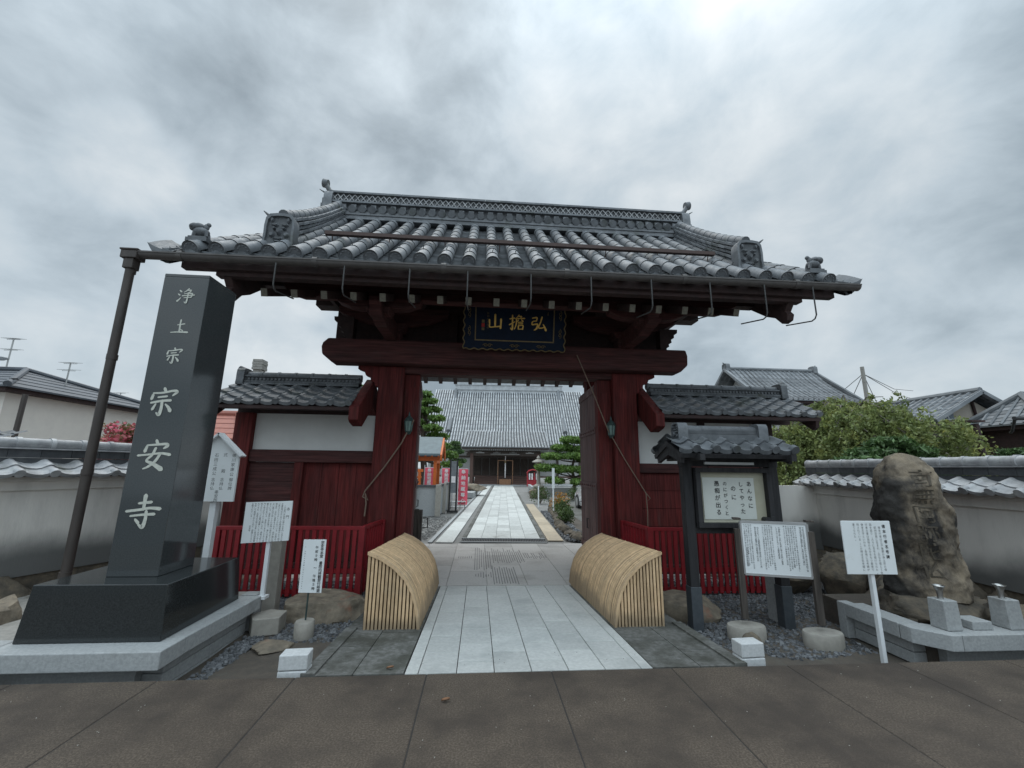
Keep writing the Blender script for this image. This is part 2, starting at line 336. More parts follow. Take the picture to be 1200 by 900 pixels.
AN = [([(.50, .99), (.55, .88)], [.09, .10]), ([(.24, .80), (.20, .64)], [.08, .11]), ([(.24, .83), (.55, .86), (.82, .88), (.86, .82), (.76, .74)], [.05, .07, .09, .11, .05]),
      ([(.52, .74), (.44, .52), (.30, .34), (.50, .25), (.78, .08)], [.09, .08, .07, .10, .16]), ([(.68, .56), (.58, .34), (.40, .16), (.24, .08)], [.09, .09, .08, .04]),
      ([(.02, .50), (.30, .53), (.70, .58), (.98, .54)], [.07, .06, .07, .10])]
JI = [([(.50, .99), (.50, .80), (.50, .58)], [.13, .10, .09]), ([(.34, .76), (.70, .80)], [.07, .09]), ([(.02, .52), (.40, .57), (.70, .62), (.98, .60)], [.08, .08, .08, .11]),
      ([(.16, .38), (.50, .42), (.84, .44)], [.06, .07, .09]), ([(.60, .52), (.61, .28), (.56, .06), (.42, .14)], [.09, .10, .13, .04]), ([(.32, .28), (.42, .18)], [.07, .10])]
TSU = [([(.50, .95), (.49, .70), (.50, .22)], [.09, .09, .11]), ([(.34, .62), (.56, .66), (.74, .70)], [.05, .07, .08]), ([(.46, .36), (.62, .30), (.70, .24)], [.04, .06, .07]), ([(.02, .12), (.40, .16), (.98, .16)], [.05, .08, .12])]
JO = [([(.10, .86), (.20, .78)], [.06, .10]), ([(.04, .62), (.14, .55)], [.05, .09]), ([(.05, .16), (.14, .26), (.22, .38)], [.11, .08, .04]), ([(.62, .98), (.48, .82), (.36, .74)], [.08, .06, .03]),
      ([(.54, .86), (.76, .88), (.66, .72)], [.05, .08, .05]), ([(.40, .64), (.66, .68), (.86, .66), (.82, .44)], [.05, .06, .08, .08]), ([(.30, .50), (.60, .54), (.98, .58)], [.06, .07, .09]),
      ([(.42, .38), (.62, .41), (.82, .42)], [.05, .06, .06]), ([(.62, .72), (.62, .40), (.58, .06), (.46, .12)], [.07, .08, .10, .03])]
YAMA = [([(.50, .95), (.50, .60), (.50, .26)], [.11, .12, .11]), ([(.14, .62), (.16, .40), (.18, .18), (.50, .20), (.84, .24)], [.10, .08, .08, .07, .08]), ([(.86, .66), (.86, .40), (.84, .12)], [.13, .10, .11])]
KO = [([(.10, .82), (.38, .86), (.34, .64)], [.07, .10, .07]), ([(.36, .66), (.12, .60), (.10, .42), (.42, .46), (.38, .20), (.22, .08)], [.06, .07, .08, .09, .12, .05]),
      ([(.70, .90), (.62, .60), (.50, .26), (.66, .22), (.86, .28)], [.10, .08, .08, .07, .06]), ([(.78, .46), (.88, .28), (.96, .10)], [.05, .10, .14])]
TAN = [([(.04, .72), (.20, .76), (.34, .78)], [.06, .08, .07]), ([(.20, .95), (.21, .50), (.20, .08), (.08, .16)], [.08, .09, .11, .04]), ([(.02, .36), (.20, .46), (.36, .56)], [.08, .07, .05]),
       ([(.60, .97), (.52, .86), (.44, .80)], [.08, .06, .04]), ([(.52, .88), (.76, .90), (.70, .80)], [.05, .07, .05]), ([(.40, .74), (.70, .77), (.96, .78)], [.06, .06, .08]),
       ([(.46, .74), (.44, .40), (.34, .10)], [.08, .07, .05]), ([(.58, .68), (.52, .58)], [.06, .06]), ([(.76, .70), (.86, .60)], [.05, .08]), ([(.56, .52), (.84, .55)], [.05, .06]),
       ([(.56, .42), (.84, .45)], [.05, .06]), ([(.58, .32), (.58, .10)], [.07, .07]), ([(.58, .31), (.86, .34), (.84, .10)], [.05, .07, .08]), ([(.58, .10), (.84, .12)], [.05, .05])]
def restyle(k, fn):
    t = MT[k].node_tree; fn(t, t.nodes, t.links, t.nodes['Principled BSDF'])
def _zmask(t, zlo, zhi, sc=1.6, amp=.5, xdir=None):
    """stain mask: 1 below zlo, 0 above zhi, edge broken by noise"""
    g = t.nodes.new('ShaderNodeNewGeometry'); s = t.nodes.new('ShaderNodeSeparateXYZ'); t.links.new(g.outputs['Position'], s.inputs[0])
    n = t.nodes.new('ShaderNodeTexNoise'); n.inputs['Scale'].default_value = sc; n.inputs['Detail'].default_value = 7; t.links.new(g.outputs['Position'], n.inputs[0])
    a = t.nodes.new('ShaderNodeMath'); a.operation = 'MULTIPLY_ADD'; t.links.new(n.outputs[0], a.inputs[0]); a.inputs[1].default_value = -amp*2; t.links.new(s.outputs['XYZ'.index(xdir or 'Z')], a.inputs[2])
    r = t.nodes.new('ShaderNodeMapRange'); t.links.new(a.outputs[0], r.inputs[0]); r.inputs[1].default_value = zhi-amp; r.inputs[2].default_value = zlo-amp; r.interpolation_type = 'SMOOTHSTEP'; return r.outputs[0]
def stain(k, col, zlo, zhi, sc=1.6, amp=.5, xdir=None):
    def f(t, n, l, b):
        src = b.inputs['Base Color'].links[0].from_socket; m_ = n.new('ShaderNodeMix'); m_.data_type = 'RGBA'; l.new(_zmask(t, zlo, zhi, sc, amp, xdir), m_.inputs[0]); l.new(src, m_.inputs[6]); m_.inputs[7].default_value = (*col, 1); l.new(m_.outputs[2], b.inputs['Base Color'])
    restyle(k, f)
stain('wall_plaster', (.13, .13, .125), .42, .80, 1.1, .35)        # rising damp along the foot of the plaster
stain('stele', (.030, .027, .024), 4.45, 4.62, 2.6, .45, 'X')      # darker towards the left flank of the rock
def grain(k, st, amt=.45, sc=40):
    def f(t, n, l, b):
        src = b.inputs['Base Color'].links[0].from_socket; g = n.new('ShaderNodeNewGeometry'); mp = n.new('ShaderNodeMapping'); mp.inputs['Scale'].default_value = st; l.new(g.outputs['Position'], mp.inputs[0])
        q = n.new('ShaderNodeTexNoise'); q.inputs['Scale'].default_value = sc; q.inputs['Detail'].default_value = 5; l.new(mp.outputs[0], q.inputs[0])
        r = n.new('ShaderNodeMapRange'); l.new(q.outputs[0], r.inputs[0]); r.inputs[1].default_value = .35; r.inputs[2].default_value = .65; r.inputs[3].default_value = 1-amt; r.inputs[4].default_value = 1+amt*.7
        v = n.new('ShaderNodeVectorMath'); v.operation = 'SCALE'; l.new(src, v.inputs[0]); l.new(r.outputs[0], v.inputs['Scale']); l.new(v.outputs[0], b.inputs['Base Color'])
    restyle(k, f)
grain('red_wood', (1, 1, .05), .35); grain('red_beam', (.05, 1, 1), .35); grain('door_wood', (1, 1, .05)); grain('old_wood', (1, 1, .05)); grain('black_wood', (1, 1, .05), .3); grain('bamboo', (1, .3, .3), .12, 30)
stain('red_wood', (.05, .035, .03), .0, .35, 3, .35); stain('bamboo', (.30, .22, .14), -.05, .12, 5, .16)
# ================================================================ ground
G = -0.2
def slabs(mb, x0, x1, y0, y1, zf, cols, rl, jit=.5, gap=.006, th=.03):
    xs = cols if hasattr(cols, '__len__') else [x0+(x1-x0)*i/cols for i in range(cols+1)]
    for i in range(len(xs)-1):
        y = y0 - (rl*jit if i % 2 else 0)
        while y < y1:
            a, b = max(y, y0)+gap/2, min(y+rl, y1)-gap/2; y += rl
            if b-a < .03: continue
            p = [(xs[i]+gap/2, a), (xs[i+1]-gap/2, a), (xs[i+1]-gap/2, b), (xs[i]+gap/2, b)]; e = random.uniform(-.0012, .0012)
            v = [(q[0], q[1], zf(q[0], q[1])+e) for q in p] + [(q[0], q[1], zf(q[0], q[1])-th) for q in p]
            mb.add(v, [(0, 1, 2, 3), (0, 4, 5, 1), (1, 5, 6, 2), (2, 6, 7, 3), (3, 7, 4, 0)])
struct('ground', MB().add([(-500, 3.3, G-.03), (500, 3.3, G-.03), (500, 900, G-.03), (-500, 900, G-.03)], [(0, 1, 2, 3)]), 'court_ground')
def bump_sheet(x0, x1, y0, y1, z, amp, n, seed=0):
    return MB().grid(lambda a, b: (x0+(x1-x0)*a, y0+(y1-y0)*b, z + amp*mnoise.noise(Vector(((x0+(x1-x0)*a)*1.7, (y0+(y1-y0)*b)*1.7, seed)))), n, n)
struct('soil', bump_sheet(-9, -1.2, 3.5, 7.6, G-.004, .02, 40), 'soil', smooth=True)
struct('soil', bump_sheet(2.2, 9, 3.5, 7.6, G-.004, .02, 40, 3), 'soil', smooth=True)
struct('road', MB().bx(-60, 60, -14, -.7, -.4, -.12), 'asphalt')
sw = MB(); jx = [-9.2, -8.2, -7.2, -6.2, -5.2, -4.2, -3.26, -2.29, -1.32, -.352, .61, 1.58, 2.55, 3.52, 4.5, 5.5, 6.5, 7.5]
sw.bx(-60, 60, -.7, 3.55, -.45, -.004)
struct('sidewalk', sw, 'joint')
sw = MB(); xs = [-60]+jx+[60]
for i in range(len(xs)-1): sw.bx(xs[i]+.004, xs[i+1]-.004, -.45, 3.553, -.44, 0)
sw.bx(-60, 60, -.71, -.46, -.45, .002)
struct('sidewalk', sw, 'sidewalk', bevel=.006)
# dark old concrete wedge that carries the ramp down from the sidewalk
rz = lambda x, y: -.2*min(1, max(0, (y-3.57)/3.13))
w = MB()
for x0, x1 in ((-1.30, -.53), (1.44, 2.24)):
    xs = [x0, (x0+x1)/2, x1]; slabs(w, x0, x1, 3.575, 4.70, lambda x, y: rz(x, y)-.004, xs, .62, .4, .008, .3)
    slabs(w, x0, x1, 4.705, 6.7, lambda x, y: rz(x, y)-.006, 1, 1.2, .4, .008, .3)
struct('side_ramp', w, 'old_concrete')
w = MB(); slabs(w, -1.30, -1.19, 3.575, 4.72, lambda x, y: rz(x, y)+.012, 1, 1.0, 0); slabs(w, 2.13, 2.24, 3.575, 4.72, lambda x, y: rz(x, y)+.012, 1, 1.0, 0)
struct('ramp_kerb', w, 'old_concrete')
struct('path_bed', MB().add([(-.53, 3.56, -.012), (1.44, 3.56, -.012), (1.44, 6.7, -.212), (-.53, 6.7, -.212), (-.53, 3.56, -.4), (1.44, 3.56, -.4)], [(0, 1, 2, 3), (4, 5, 1, 0)]), 'joint')
w = MB(); slabs(w, 0, 0, 3.56, 6.70, rz, [-.42, -.127, .166, .459, .752, 1.045, 1.338], .43, .5)
slabs(w, 0, 0, 3.56, 6.70, rz, [-.523, -.42], 1.05, 0); slabs(w, 0, 0, 3.56, 6.70, rz, [1.338, 1.435], 1.05, 0)
struct('entrance_path', w, 'path_slab', bevel=.003)
w = MB(); fl = lambda x, y: G+.002
slabs(w, 0, 0, 6.705, 10.22, fl, [-3.0, -2.36, -1.72, -1.08, -.44, .18, .80, 1.42, 2.04, 2.68, 3.32, 3.96], .88, .5, .006, .02)
struct('gate_landing', w, 'landing_slab')
w = MB()
def grooves(xa, xb, ya, yb, wob=.12):
    a = at((xa/5.4545)+480, 560+yb/5.4545, Z=G); b = at((xb/5.4545)+480, 560+yb/5.4545, Z=G); c = at((xa/5.4545)+480, 560+ya/5.4545, Z=G)
    n = int((b.x-a.x)/.042)
    for i in range(n+1):
        x = a.x+.042*i; y0 = a.y + random.uniform(0, wob)*(c.y-a.y)*.5; y1 = c.y - random.uniform(0, wob)*(c.y-a.y); y = y0
        while y < y1:
            e = min(y1, y+random.uniform(.3, .8)); w.bx(x, x+.014, y, e, G, G+.006); y = e+.03
grooves(412, 530, 445, 600, .3); grooves(420, 530, 600, 640, .5); grooves(536, 740, 445, 548, .35); grooves(540, 700, 562, 684, .2); grooves(310, 405, 500, 516, .3); grooves(742, 880, 480, 520, .6)
struct('slip_groove', w, 'groove')
# ---- courtyard, turned a little against the gate
HA = .0593
def C(u, v, z=0.0): return Vector((.63 + u*cos(HA) + v*sin(HA), 10.2 - u*sin(HA) + v*cos(HA), z))
def cs(cols, v0, v1, rl, jit=.5, z=G, gap=.008, th=.02):
    mb = MB(); slabs(mb, 0, 0, v0, v1, lambda x, y: z, cols, rl, jit, gap, th); mb.v = [tuple(C(a, b, c)) for a, b, c in mb.v]; return mb
struct('court_path', cs([-.935, -.56, -.19, .19, .56, .935], .75, 34, .62, .5, G+.004), 'court_slab')
struct('court_path_edge', cs([-1.06, -.945], .75, 34, 2.0, 0, G+.002), 'old_concrete')
struct('court_side_path', cs([-1.62, -1.20], .1, 34, .95, 0, G+.003), 'court_slab')
struct('court_kerb', cs([-1.80, -1.70], .1, 30, 1.4, 0, G+.006), 'granite')
struct('court_side_path', cs([1.10, 1.50], .5, 11.0, .7, 0, G+.003), 'tan_slab')
struct('court_channel', cs([.96, 1.08], .3, 20, 2.0, 0, G-.01), 'old_concrete')
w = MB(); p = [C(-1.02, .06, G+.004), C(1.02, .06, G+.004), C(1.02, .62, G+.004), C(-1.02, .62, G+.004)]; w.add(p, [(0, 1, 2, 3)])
gr = thing('drain_grate', 'long steel grating across the paved path just behind the gate', 'grating', tuple(C(0, .34, G)), -HA)
o = MB()
for i in range(50): u = -.98+.04*i; o.beam(C(u, .10, G+.02), C(u, .58, G+.02), .012, .02)
o.build('grate_bar', 'grate', gr)
o = MB()
for a, b in ((.06, .12), (.56, .62)): o.beam(C(-1.04, (a+b)/2, G+.016), C(1.04, (a+b)/2, G+.016), .05, .03)
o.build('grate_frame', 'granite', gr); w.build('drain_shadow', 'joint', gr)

# ================================================================ tile helpers
PR = [(0, .016), (.10, .004), (.28, -.010), (.48, -.012), (.62, -.002), (.72, .022), (.82, .040), (.92, .036), (1.0, .016)]
def pant(mb, o, ux, uv, nw, nc, pitch=.27, course=.22, lip=.028, disc=True, first=.05):
    o = Vector(o); ux = Vector(ux).normalized(); uv = Vector(uv).normalized(); nn = ux.cross(uv).normalized()
    for j in range(nc):
        for i in range(nw):
            b = o + ux*(pitch*i) + uv*(course*j); L_ = course+.02
            A = [b + ux*(t*pitch) + nn*(h+lip) for t, h in PR]; B = [b + ux*(t*pitch) + uv*L_ + nn*(h+.004) for t, h in PR]
            d = first if j == 0 else lip; Cc = [a - nn*d for a in A]; n = len(PR)
            mb.add(A+B+Cc, [(k, k+1, n+k+1, n+k) for k in range(n-1)] + [(2*n+k, 2*n+k+1, k+1, k) for k in range(n-1)])
            if disc and j == 0:
                c = b + ux*(.84*pitch) + nn*(lip+.004); r = .047; v = [c - uv*.012 + ux*(r*cos(2*pi*q/12)) + nn*(r*sin(2*pi*q/12)) for q in range(12)]
                v2 = [p + uv*.06 for p in v]; mb.add(v+v2, [tuple(range(12))] + [(q, 12+q, 12+(q+1) % 12, (q+1) % 12) for q in range(12)])
def round_ridge(mb, a, b, r=.075, seg=.28, collar=True):
    a = Vector(a); b = Vector(b); n = max(1, round((b-a).length/seg))
    for i in range(n):
        p = a.lerp(b, i/n); q = a.lerp(b, (i+1)/n); mb.tube([p, p.lerp(q, .86), q], [r, r*.97, r*.97], 12)
        if collar: mb.tube([p.lerp(q, -.05), p.lerp(q, .10)], r*1.13, 12)
def noshi(mb, a, b, z0, n, w, h=.035, var=.02):
    """stacked flat ridge tiles from a to b"""
    a = Vector(a); b = Vector(b); L_ = (b-a).length; d = (b-a).normalized()
    for k in range(n):
        z = z0 + h*(k+.5); off = (k % 2)*.13; x = -off; ww = w - var*(k % 2)
        while x < L_:
            p = a + d*max(0, x); q = a + d*min(L_, x+.272); x += .276
            mb.beam((p.x, p.y, a.z+z), (q.x, q.y, a.z+z), ww, h*.86)

# ================================================================ the gate
XC = .51; GT = thing('temple_gate', 'large red wooden temple gate with grey tiled gable roof over the paved path', 'gate', (XC, 7.2, G))
E0, E1, RY = 5.0, 8.55, 7.5
def surf(Y):
    if Y <= RY: t = (Y-E0)/(RY-E0); return 4.13 + 2.1*(.93*t + .07*t*t)
    t = (E1-Y)/(E1-RY); return 5.36 + .87*t
def sx_(x, Y):
    """roof surface; outside the descending ridges the verge falls away towards the gable"""
    d = max(0, -2.75-x, x-3.9); t = min(1, max(0, (Y-E0)/(RY-E0))) if Y <= RY else max(0, 1-(Y-RY)/(E1-RY))
    return surf(Y) - .42*min(1.3, d)*t**1.4
PI_ = .3165; RX = [-3.69 + PI_*i for i in range(28)]
X0, X1 = RX[0], RX[-1]
flat = MB(); rows = []
for side in (0, 1):
    ya, yb = (E0, RY) if side == 0 else (E1, RY); n = 25 if side == 0 else 12; ys = [ya+(yb-ya)*k/n for k in range(n+1)]
    for i in range(-1, len(RX)):
        xa = RX[i] if i >= 0 else RX[0]-PI_; xb = xa+PI_
        if i == len(RX)-1: xb = xa+PI_
        prof = [(0, .03), (.25, -.012), (.5, -.026), (.75, -.012), (1, .03)]
        for k in range(n):
            e = -.01 if side == 0 else .01; d = -.035 if k else -.06
            A = [(xa+(xb-xa)*t, ys[k]+e, sx_(xa+(xb-xa)*t, ys[k])+h+.03) for t, h in prof]; B = [(xa+(xb-xa)*t, ys[k+1], sx_(xa+(xb-xa)*t, ys[k+1])+h+.004) for t, h in prof]; Cc = [(x, y, z+d) for x, y, z in A]
            q = 5; f = [(j, j+1, q+j+1, q+j) for j in range(4)] + [(2*q+j, 2*q+j+1, j+1, j) for j in range(4)]
            flat.add(A+B+Cc, f if side == 0 else [t[::-1] for t in f])
    m_ = 9 if side == 0 else 5; yr = [ya+(yb-ya)*k/m_ for k in range(m_+1)]
    for x in RX:
        roll = MB(); caps = MB(); rows.append((roll, caps))
        for k in range(m_):
            p = Vector((x, yr[k], sx_(x, yr[k])+.072)); q = Vector((x, yr[k+1], sx_(x, yr[k+1])+.066)); d = (q-p).normalized(); nn = Vector((0, -d.z, d.y)) if side == 0 else Vector((0, d.z, -d.y)); nn = nn if nn.z > 0 else -nn
            v = []
            for c, r in ((p, .092), (q, .087)):
                for j in range(11): a = pi*(j/10)*1.16 - pi*.08; v.append(c + Vector((1, 0, 0))*(r*cos(a)) + nn*(r*sin(a)))
            f = [(j, j+1, 12+j, 11+j) for j in range(10)]
            roll.add(v, f)
            if k == 0:
                fc = p - d*.004; ring = [fc + Vector((1, 0, 0))*(.097*cos(2*pi*j/20)) + nn*(.097*sin(2*pi*j/20)) for j in range(20)]; back = [t + d*.05 for t in ring]
                inner = [fc + d*.012 + Vector((1, 0, 0))*(.075*cos(2*pi*j/20)) + nn*(.075*sin(2*pi*j/20)) for j in range(20)]
                caps.add(ring+back+inner, [(j, (j+1) % 20, 20+(j+1) % 20, 20+j) for j in range(20)] + [(j, 40+j, 40+(j+1) % 20, (j+1) % 20) for j in range(20)] + [tuple(range(40, 60))])
                for j in range(9):  # beads of the round end tile
                    a = 2*pi*j/9; c = fc + Vector((1, 0, 0))*(.06*cos(a)) + nn*(.06*sin(a)) + d*.008; caps.box(c, (.014, .01, .014))
roof = flat.build('roof', 'channel_tile', GT, smooth=True, ang=30)
for roll, caps in rows:
    roll.add(caps.v, caps.f); roll.build('round_tile_row', 'tile_light', roof, smooth=True, ang=50)
# little bent wires that hold the tiles
o = MB()
for x in RX[3:-3]:
    y = 5.22; z = surf(y)+.16; o.tube([(x, y, z-.01), (x, y-.01, z+.045), (x+.01, y-.03, z+.05)], .005, 5)
o.build('tile_wire', 'iron_dark', roof)
# verge tiles and upturned corner tiles
for sx, xe in ((-1, X0-PI_+.05), (1, X1+PI_-.05)):
    o = MB()
    for k in range(11):
        y = E0 + (RY-E0)*k/11; y2 = y+.235; o.prism([(y, sx_(xe, y)+.06), (y2, sx_(xe, y2)+.035), (y2, sx_(xe, y2)-.10), (y, sx_(xe, y)-.12)], 'x', xe-.02*sx, xe+.05*sx)
        y = E1 - (E1-RY)*k/11; y2 = y-.26; o.prism([(y, sx_(xe, y)+.06), (y2, sx_(xe, y2)+.035), (y2, sx_(xe, y2)-.10), (y, sx_(xe, y)-.12)], 'x', xe-.02*sx, xe+.05*sx)
    for j in range(9):   # corner piece sweeping out and up
        def cx(t): return xe + sx*(.02+.27*t)
    o.grid(lambda a, b: (xe+sx*(-.05+.30*a), 5.02+.34*b, surf(5.0)+.03+.10*a*a+.012*sin(b*pi)+.24*b), 6, 4)
    o.grid(lambda a, b: (xe+sx*(-.05+.30*a), 5.0, surf(5.0)+.03+.10*a*a-(.17*(1-a*a))*b), 6, 2)
    o.grid(lambda a, b: (xe+sx*(-.05+.30*a), 5.02+.34*b, surf(5.0)+.03+.10*a*a-(.17*(1-a*a))+.24*b), 6, 2)
    o.build('verge_tile', 'tile', roof, smooth=True)
# snow rail across the front slope
p1 = at(380, 277, Y=5.62); p2 = at(838, 298, Y=5.62); sr = MB(); sr.beam((p1.x, 5.62, surf(5.62)+.27), (p2.x, 5.62, surf(5.62)+.27), .012, .055); sr.beam((p1.x, 5.65, surf(5.62)+.245), (p2.x, 5.65, surf(5.62)+.245), .05, .008)
for i in range(8): x = p1.x+.1+(p2.x-p1.x-.2)*i/7; sr.tube([(x, 5.64, surf(5.62)+.25), (x, 5.70, surf(5.70)+.07)], .008, 5)
sr.build('snow_rail', 'rust_rail', GT)
# main ridge
rx0, rx1 = -3.05, 4.12
mr_ = MB(); noshi(mr_, (rx0, RY, 0), (rx1, RY, 0), 6.20, 4, .42, .045, .03); noshi(mr_, (rx0, RY, 0), (rx1, RY, 0), 6.56, 1, .40, .04); noshi(mr_, (rx0, RY, 0), (rx1, RY, 0), 6.77, 1, .36, .045)
ridge = mr_.build('main_ridge', 'tile_light', GT); o = MB(); o.bx(rx0, rx1, RY-.13, RY+.13, 6.36, 6.80); o.build('ridge_core', 'tile_dark', ridge)
for s_ in (-1, 1):
    o = MB(); k = 0; x = rx0+.1
    while x < rx1-.1:
        yy = RY+s_*.145; o.beam((x-.055, yy, 6.61), (x+.055, yy, 6.76), .014, .014); o.beam((x+.055, yy+.003*s_, 6.61), (x-.055, yy+.003*s_, 6.76), .014, .014); x += .11
    o.build('ridge_lattice', 'tile_pale', ridge)
o = MB()
for i in range(int((rx1-rx0)/.19)):
    x = rx0+.1+.19*i; o.tube([(x, RY-.24, 6.40), (x, RY-.10, 6.47)], .07, 10); o.tube([(x, RY+.24, 6.40), (x, RY+.10, 6.47)], .07, 10); o.bx(x-.05, x+.05, RY-.17, RY+.17, 6.47, 6.54)
o.build('ridge_wave_tile', 'tile_light', ridge, smooth=True)
o = MB(); round_ridge(o, (rx0, RY, 6.85), (rx1, RY, 6.85), .055, .28); o.build('ridge_cap', 'tile_pale', ridge, smooth=True)
def oni(mb, c, d, w, h, th):
    """ridge-end ornament: thick framed shield facing along d, a horned face in low relief inside the rim"""
    c = Vector(c); d = Vector(d).normalized(); s_ = Vector((0, 0, 1)).cross(d).normalized(); P = lambda a, b, t: c + s_*(a*w) + Vector((0, 0, 1))*(b*h) + d*t
    out = [(-.48, 0), (-.52, .10), (-.49, .30), (-.50, .62), (-.47, .86), (-.36, .97), (-.12, 1.0), (.12, 1.0), (.36, .97), (.47, .86), (.50, .62), (.49, .30), (.52, .10), (.48, 0)]
    n = len(out); mb.add([P(a, b, -th) for a, b in out] + [P(a, b, th) for a, b in out] + [P(a*.84, .08+b*.84, th) for a, b in out] + [P(a*.80, .10+b*.80, th-.03) for a, b in out],
        [tuple(range(n))] + [(k*n+i, k*n+n+i, k*n+n+(i+1) % n, k*n+(i+1) % n) for k in range(3) for i in range(n)] + [tuple(range(3*n, 4*n))[::-1]])
    def lump(a, b, ra, rb, t=.035):
        q = [P(a+ra*cos(2*pi*k/8), b+rb*sin(2*pi*k/8), th-.03) for k in range(8)] + [P(a+ra*.55*cos(2*pi*k/8), b+rb*.55*sin(2*pi*k/8), th-.03+t) for k in range(8)]
        mb.add(q, [(k, (k+1) % 8, 8+(k+1) % 8, 8+k) for k in range(8)] + [tuple(range(8, 16))])
    for a in (-1, 1): lump(a*.17, .66, .13, .06); lump(a*.16, .54, .07, .05, .05); lump(a*.24, .36, .10, .09); lump(a*.27, .80, .06, .09)
    lump(0, .45, .10, .11, .055); lump(0, .24, .20, .05); lump(0, .14, .14, .03, .05)
for s_, x in ((-1, rx0), (1, rx1)):
    o = MB(); oni(o, (x, RY, 6.20), (s_, 0, 0), .46, .62, .08)
    for k in range(4): o.box((x+s_*.10, RY, 6.26+.13*k), (.13-.02*(k % 2), .34-.05*k, .10))
    o.tube([(x-s_*.10, RY, 6.86), (x+s_*.05, RY, 6.90), (x+s_*.13, RY, 7.02), (x+s_*.16, RY, 7.08)], [.05, .052, .048, .05], 10)
    o.tube([(x+s_*.115, RY, 7.07), (x+s_*.205, RY, 7.09)], .085, 14); o.tube([(x+s_*.1, RY, 6.84), (x+s_*.27, RY, 6.95)], [.025, .006], 6)
    o.build('ridge_end_tile', 'tile_light', GT, smooth=True, ang=50)
# descending ridges
for s_, x in ((-1, -2.84), (1, 3.98)):
    o = MB(); n = 12; W_ = [.34, .26, .30, .25, .29, .24]
    for k in range(6):
        pts = []
        for i in range(n+1):
            t = i/n; y = 5.42+(7.34-5.42)*t; z = surf(y)+.06+.058*k*(1+.35*(1-t)**3)
            pts.append((y, z))
        for i in range(n):
            (ya_, za_), (yb_, zb_) = pts[i], pts[i+1]; yb_ -= .012; w_ = W_[k]/2; g = .046
            o.add([(x-w_, ya_, za_), (x+w_, ya_, za_), (x+w_, yb_, zb_), (x-w_, yb_, zb_), (x-w_, ya_, za_+g), (x+w_, ya_, za_+g), (x+w_, yb_, zb_+g), (x-w_, yb_, zb_+g)],
                  [(3, 2, 1, 0), (4, 5, 6, 7), (0, 1, 5, 4), (1, 2, 6, 5), (2, 3, 7, 6), (3, 0, 4, 7)])
    dr = o.build('descending_ridge', 'tile_light', GT)
    o = MB(); pts = [(x, 5.42+1.92*i/n, surf(5.42+1.92*i/n)+.43+.11*(1-i/n)**3) for i in range(n+1)]
    for i in range(n): o.tube([pts[i], Vector(pts[i]).lerp(Vector(pts[i+1]), .97)], [.075, .07], 12)
    o.build('ridge_cap', 'tile_light', dr, smooth=True)
    o = MB(); oni(o, (x, 5.42, surf(5.38)+.05), (0, -1, 0), .40, .50, .08); o.tube([(x+s_*.17, 5.36, surf(5.38)+.52), (x+s_*.23, 5.34, surf(5.38)+.57)], [.02, .006], 6)
    o.build('ridge_end_tile', 'tile', dr, smooth=True, ang=50)
# guardian lions on the roof corners
def blob(mb, c, r, n=10):
    c = Vector(c); prof = [(r[0]*sin(pi*i/n), r[2]*-cos(pi*i/n)) for i in range(1, n)]
    v = [(c.x+a*cos(2*pi*j/12), c.y+a*r[1]/r[0]*sin(2*pi*j/12), c.z+z) for a, z in prof for j in range(12)]; m2 = len(prof)
    mb.add(v, [(i*12+j, i*12+(j+1) % 12, (i+1)*12+(j+1) % 12, (i+1)*12+j) for i in range(m2-1) for j in range(12)] + [tuple(range(12))[::-1], tuple(range((m2-1)*12, m2*12))])
for s_, x in ((-1, -3.71), (1, 4.80)):
    b = Vector((x, 5.16, surf(5.16)+.10)); o = MB(); i = -s_ if s_ < 0 else 1
    o.box(b+Vector((0, 0, .03)), (.26, .14, .05)); o.box(b+Vector((0, 0, .065)), (.22, .12, .03))
    h = s_*-1 if s_ > 0 else 1
    blob(o, b+Vector((0, 0, .17)), (.095, .06, .06)); blob(o, b+Vector((-h*.08, 0, .235)), (.07, .06, .055)); blob(o, b+Vector((-h*.03, 0, .24)), (.07, .06, .05)); blob(o, b+Vector((-h*.115, 0, .215)), (.03, .035, .028))
    for q in range(7): a = q*.9; blob(o, b+Vector((-h*.055+.05*cos(a)*.9, .04*sin(a*1.7), .222+.022*sin(a))), (.030, .030, .026), 6)
    blob(o, b+Vector((h*.06, 0, .235)), (.035, .03, .05)); blob(o, b+Vector((h*.085, 0, .27)), (.028, .028, .03), 6); blob(o, b+Vector((h*.055, 0, .16)), (.05, .062, .05))
    for dx, dy in ((-.07, .035), (-.05, -.035), (.07, .04), (.085, -.04)): o.tube([b+Vector((h*dx, dy, .15)), b+Vector((h*dx*1.25, dy, .08))], [.024, .02], 6)
    o.build('guardian_lion', 'tile', GT, smooth=True)
# eave woodwork
def under(Y): return 3.99 + (Y-5.05)*.40 if Y < RY else 3.99 + (9.95-Y)*.40
o = MB(); o.bx(-3.78, 4.93, 5.03, 5.13, 3.955, 4.12); o.bx(-3.40, 4.50, 5.10, 5.22, 3.90, 4.02); o.build('eave_board', 'dark_wood', GT, bevel=.006); o = MB(); o.bx(-3.7, 4.8, 8.42, 8.50, 5.2, 5.34); o.build('rear_eave_board', 'dark_wood', GT, bevel=.006)
o = MB()
o.add([(-3.3, 5.12, 4.03), (4.4, 5.12, 4.03), (4.4, 7.5, 4.95), (-3.3, 7.5, 4.95), (-3.3, 8.45, 5.1), (4.4, 8.45, 5.1)], [(0, 1, 2, 3), (3, 2, 5, 4)])
o.grid(lambda a, b: (-3.98+9.1*a, 5.10+3.38*b, sx_(-3.98+9.1*a, 5.10+3.38*b)-.11), 36, 20)
o.build('soffit', 'dark_wood', GT)
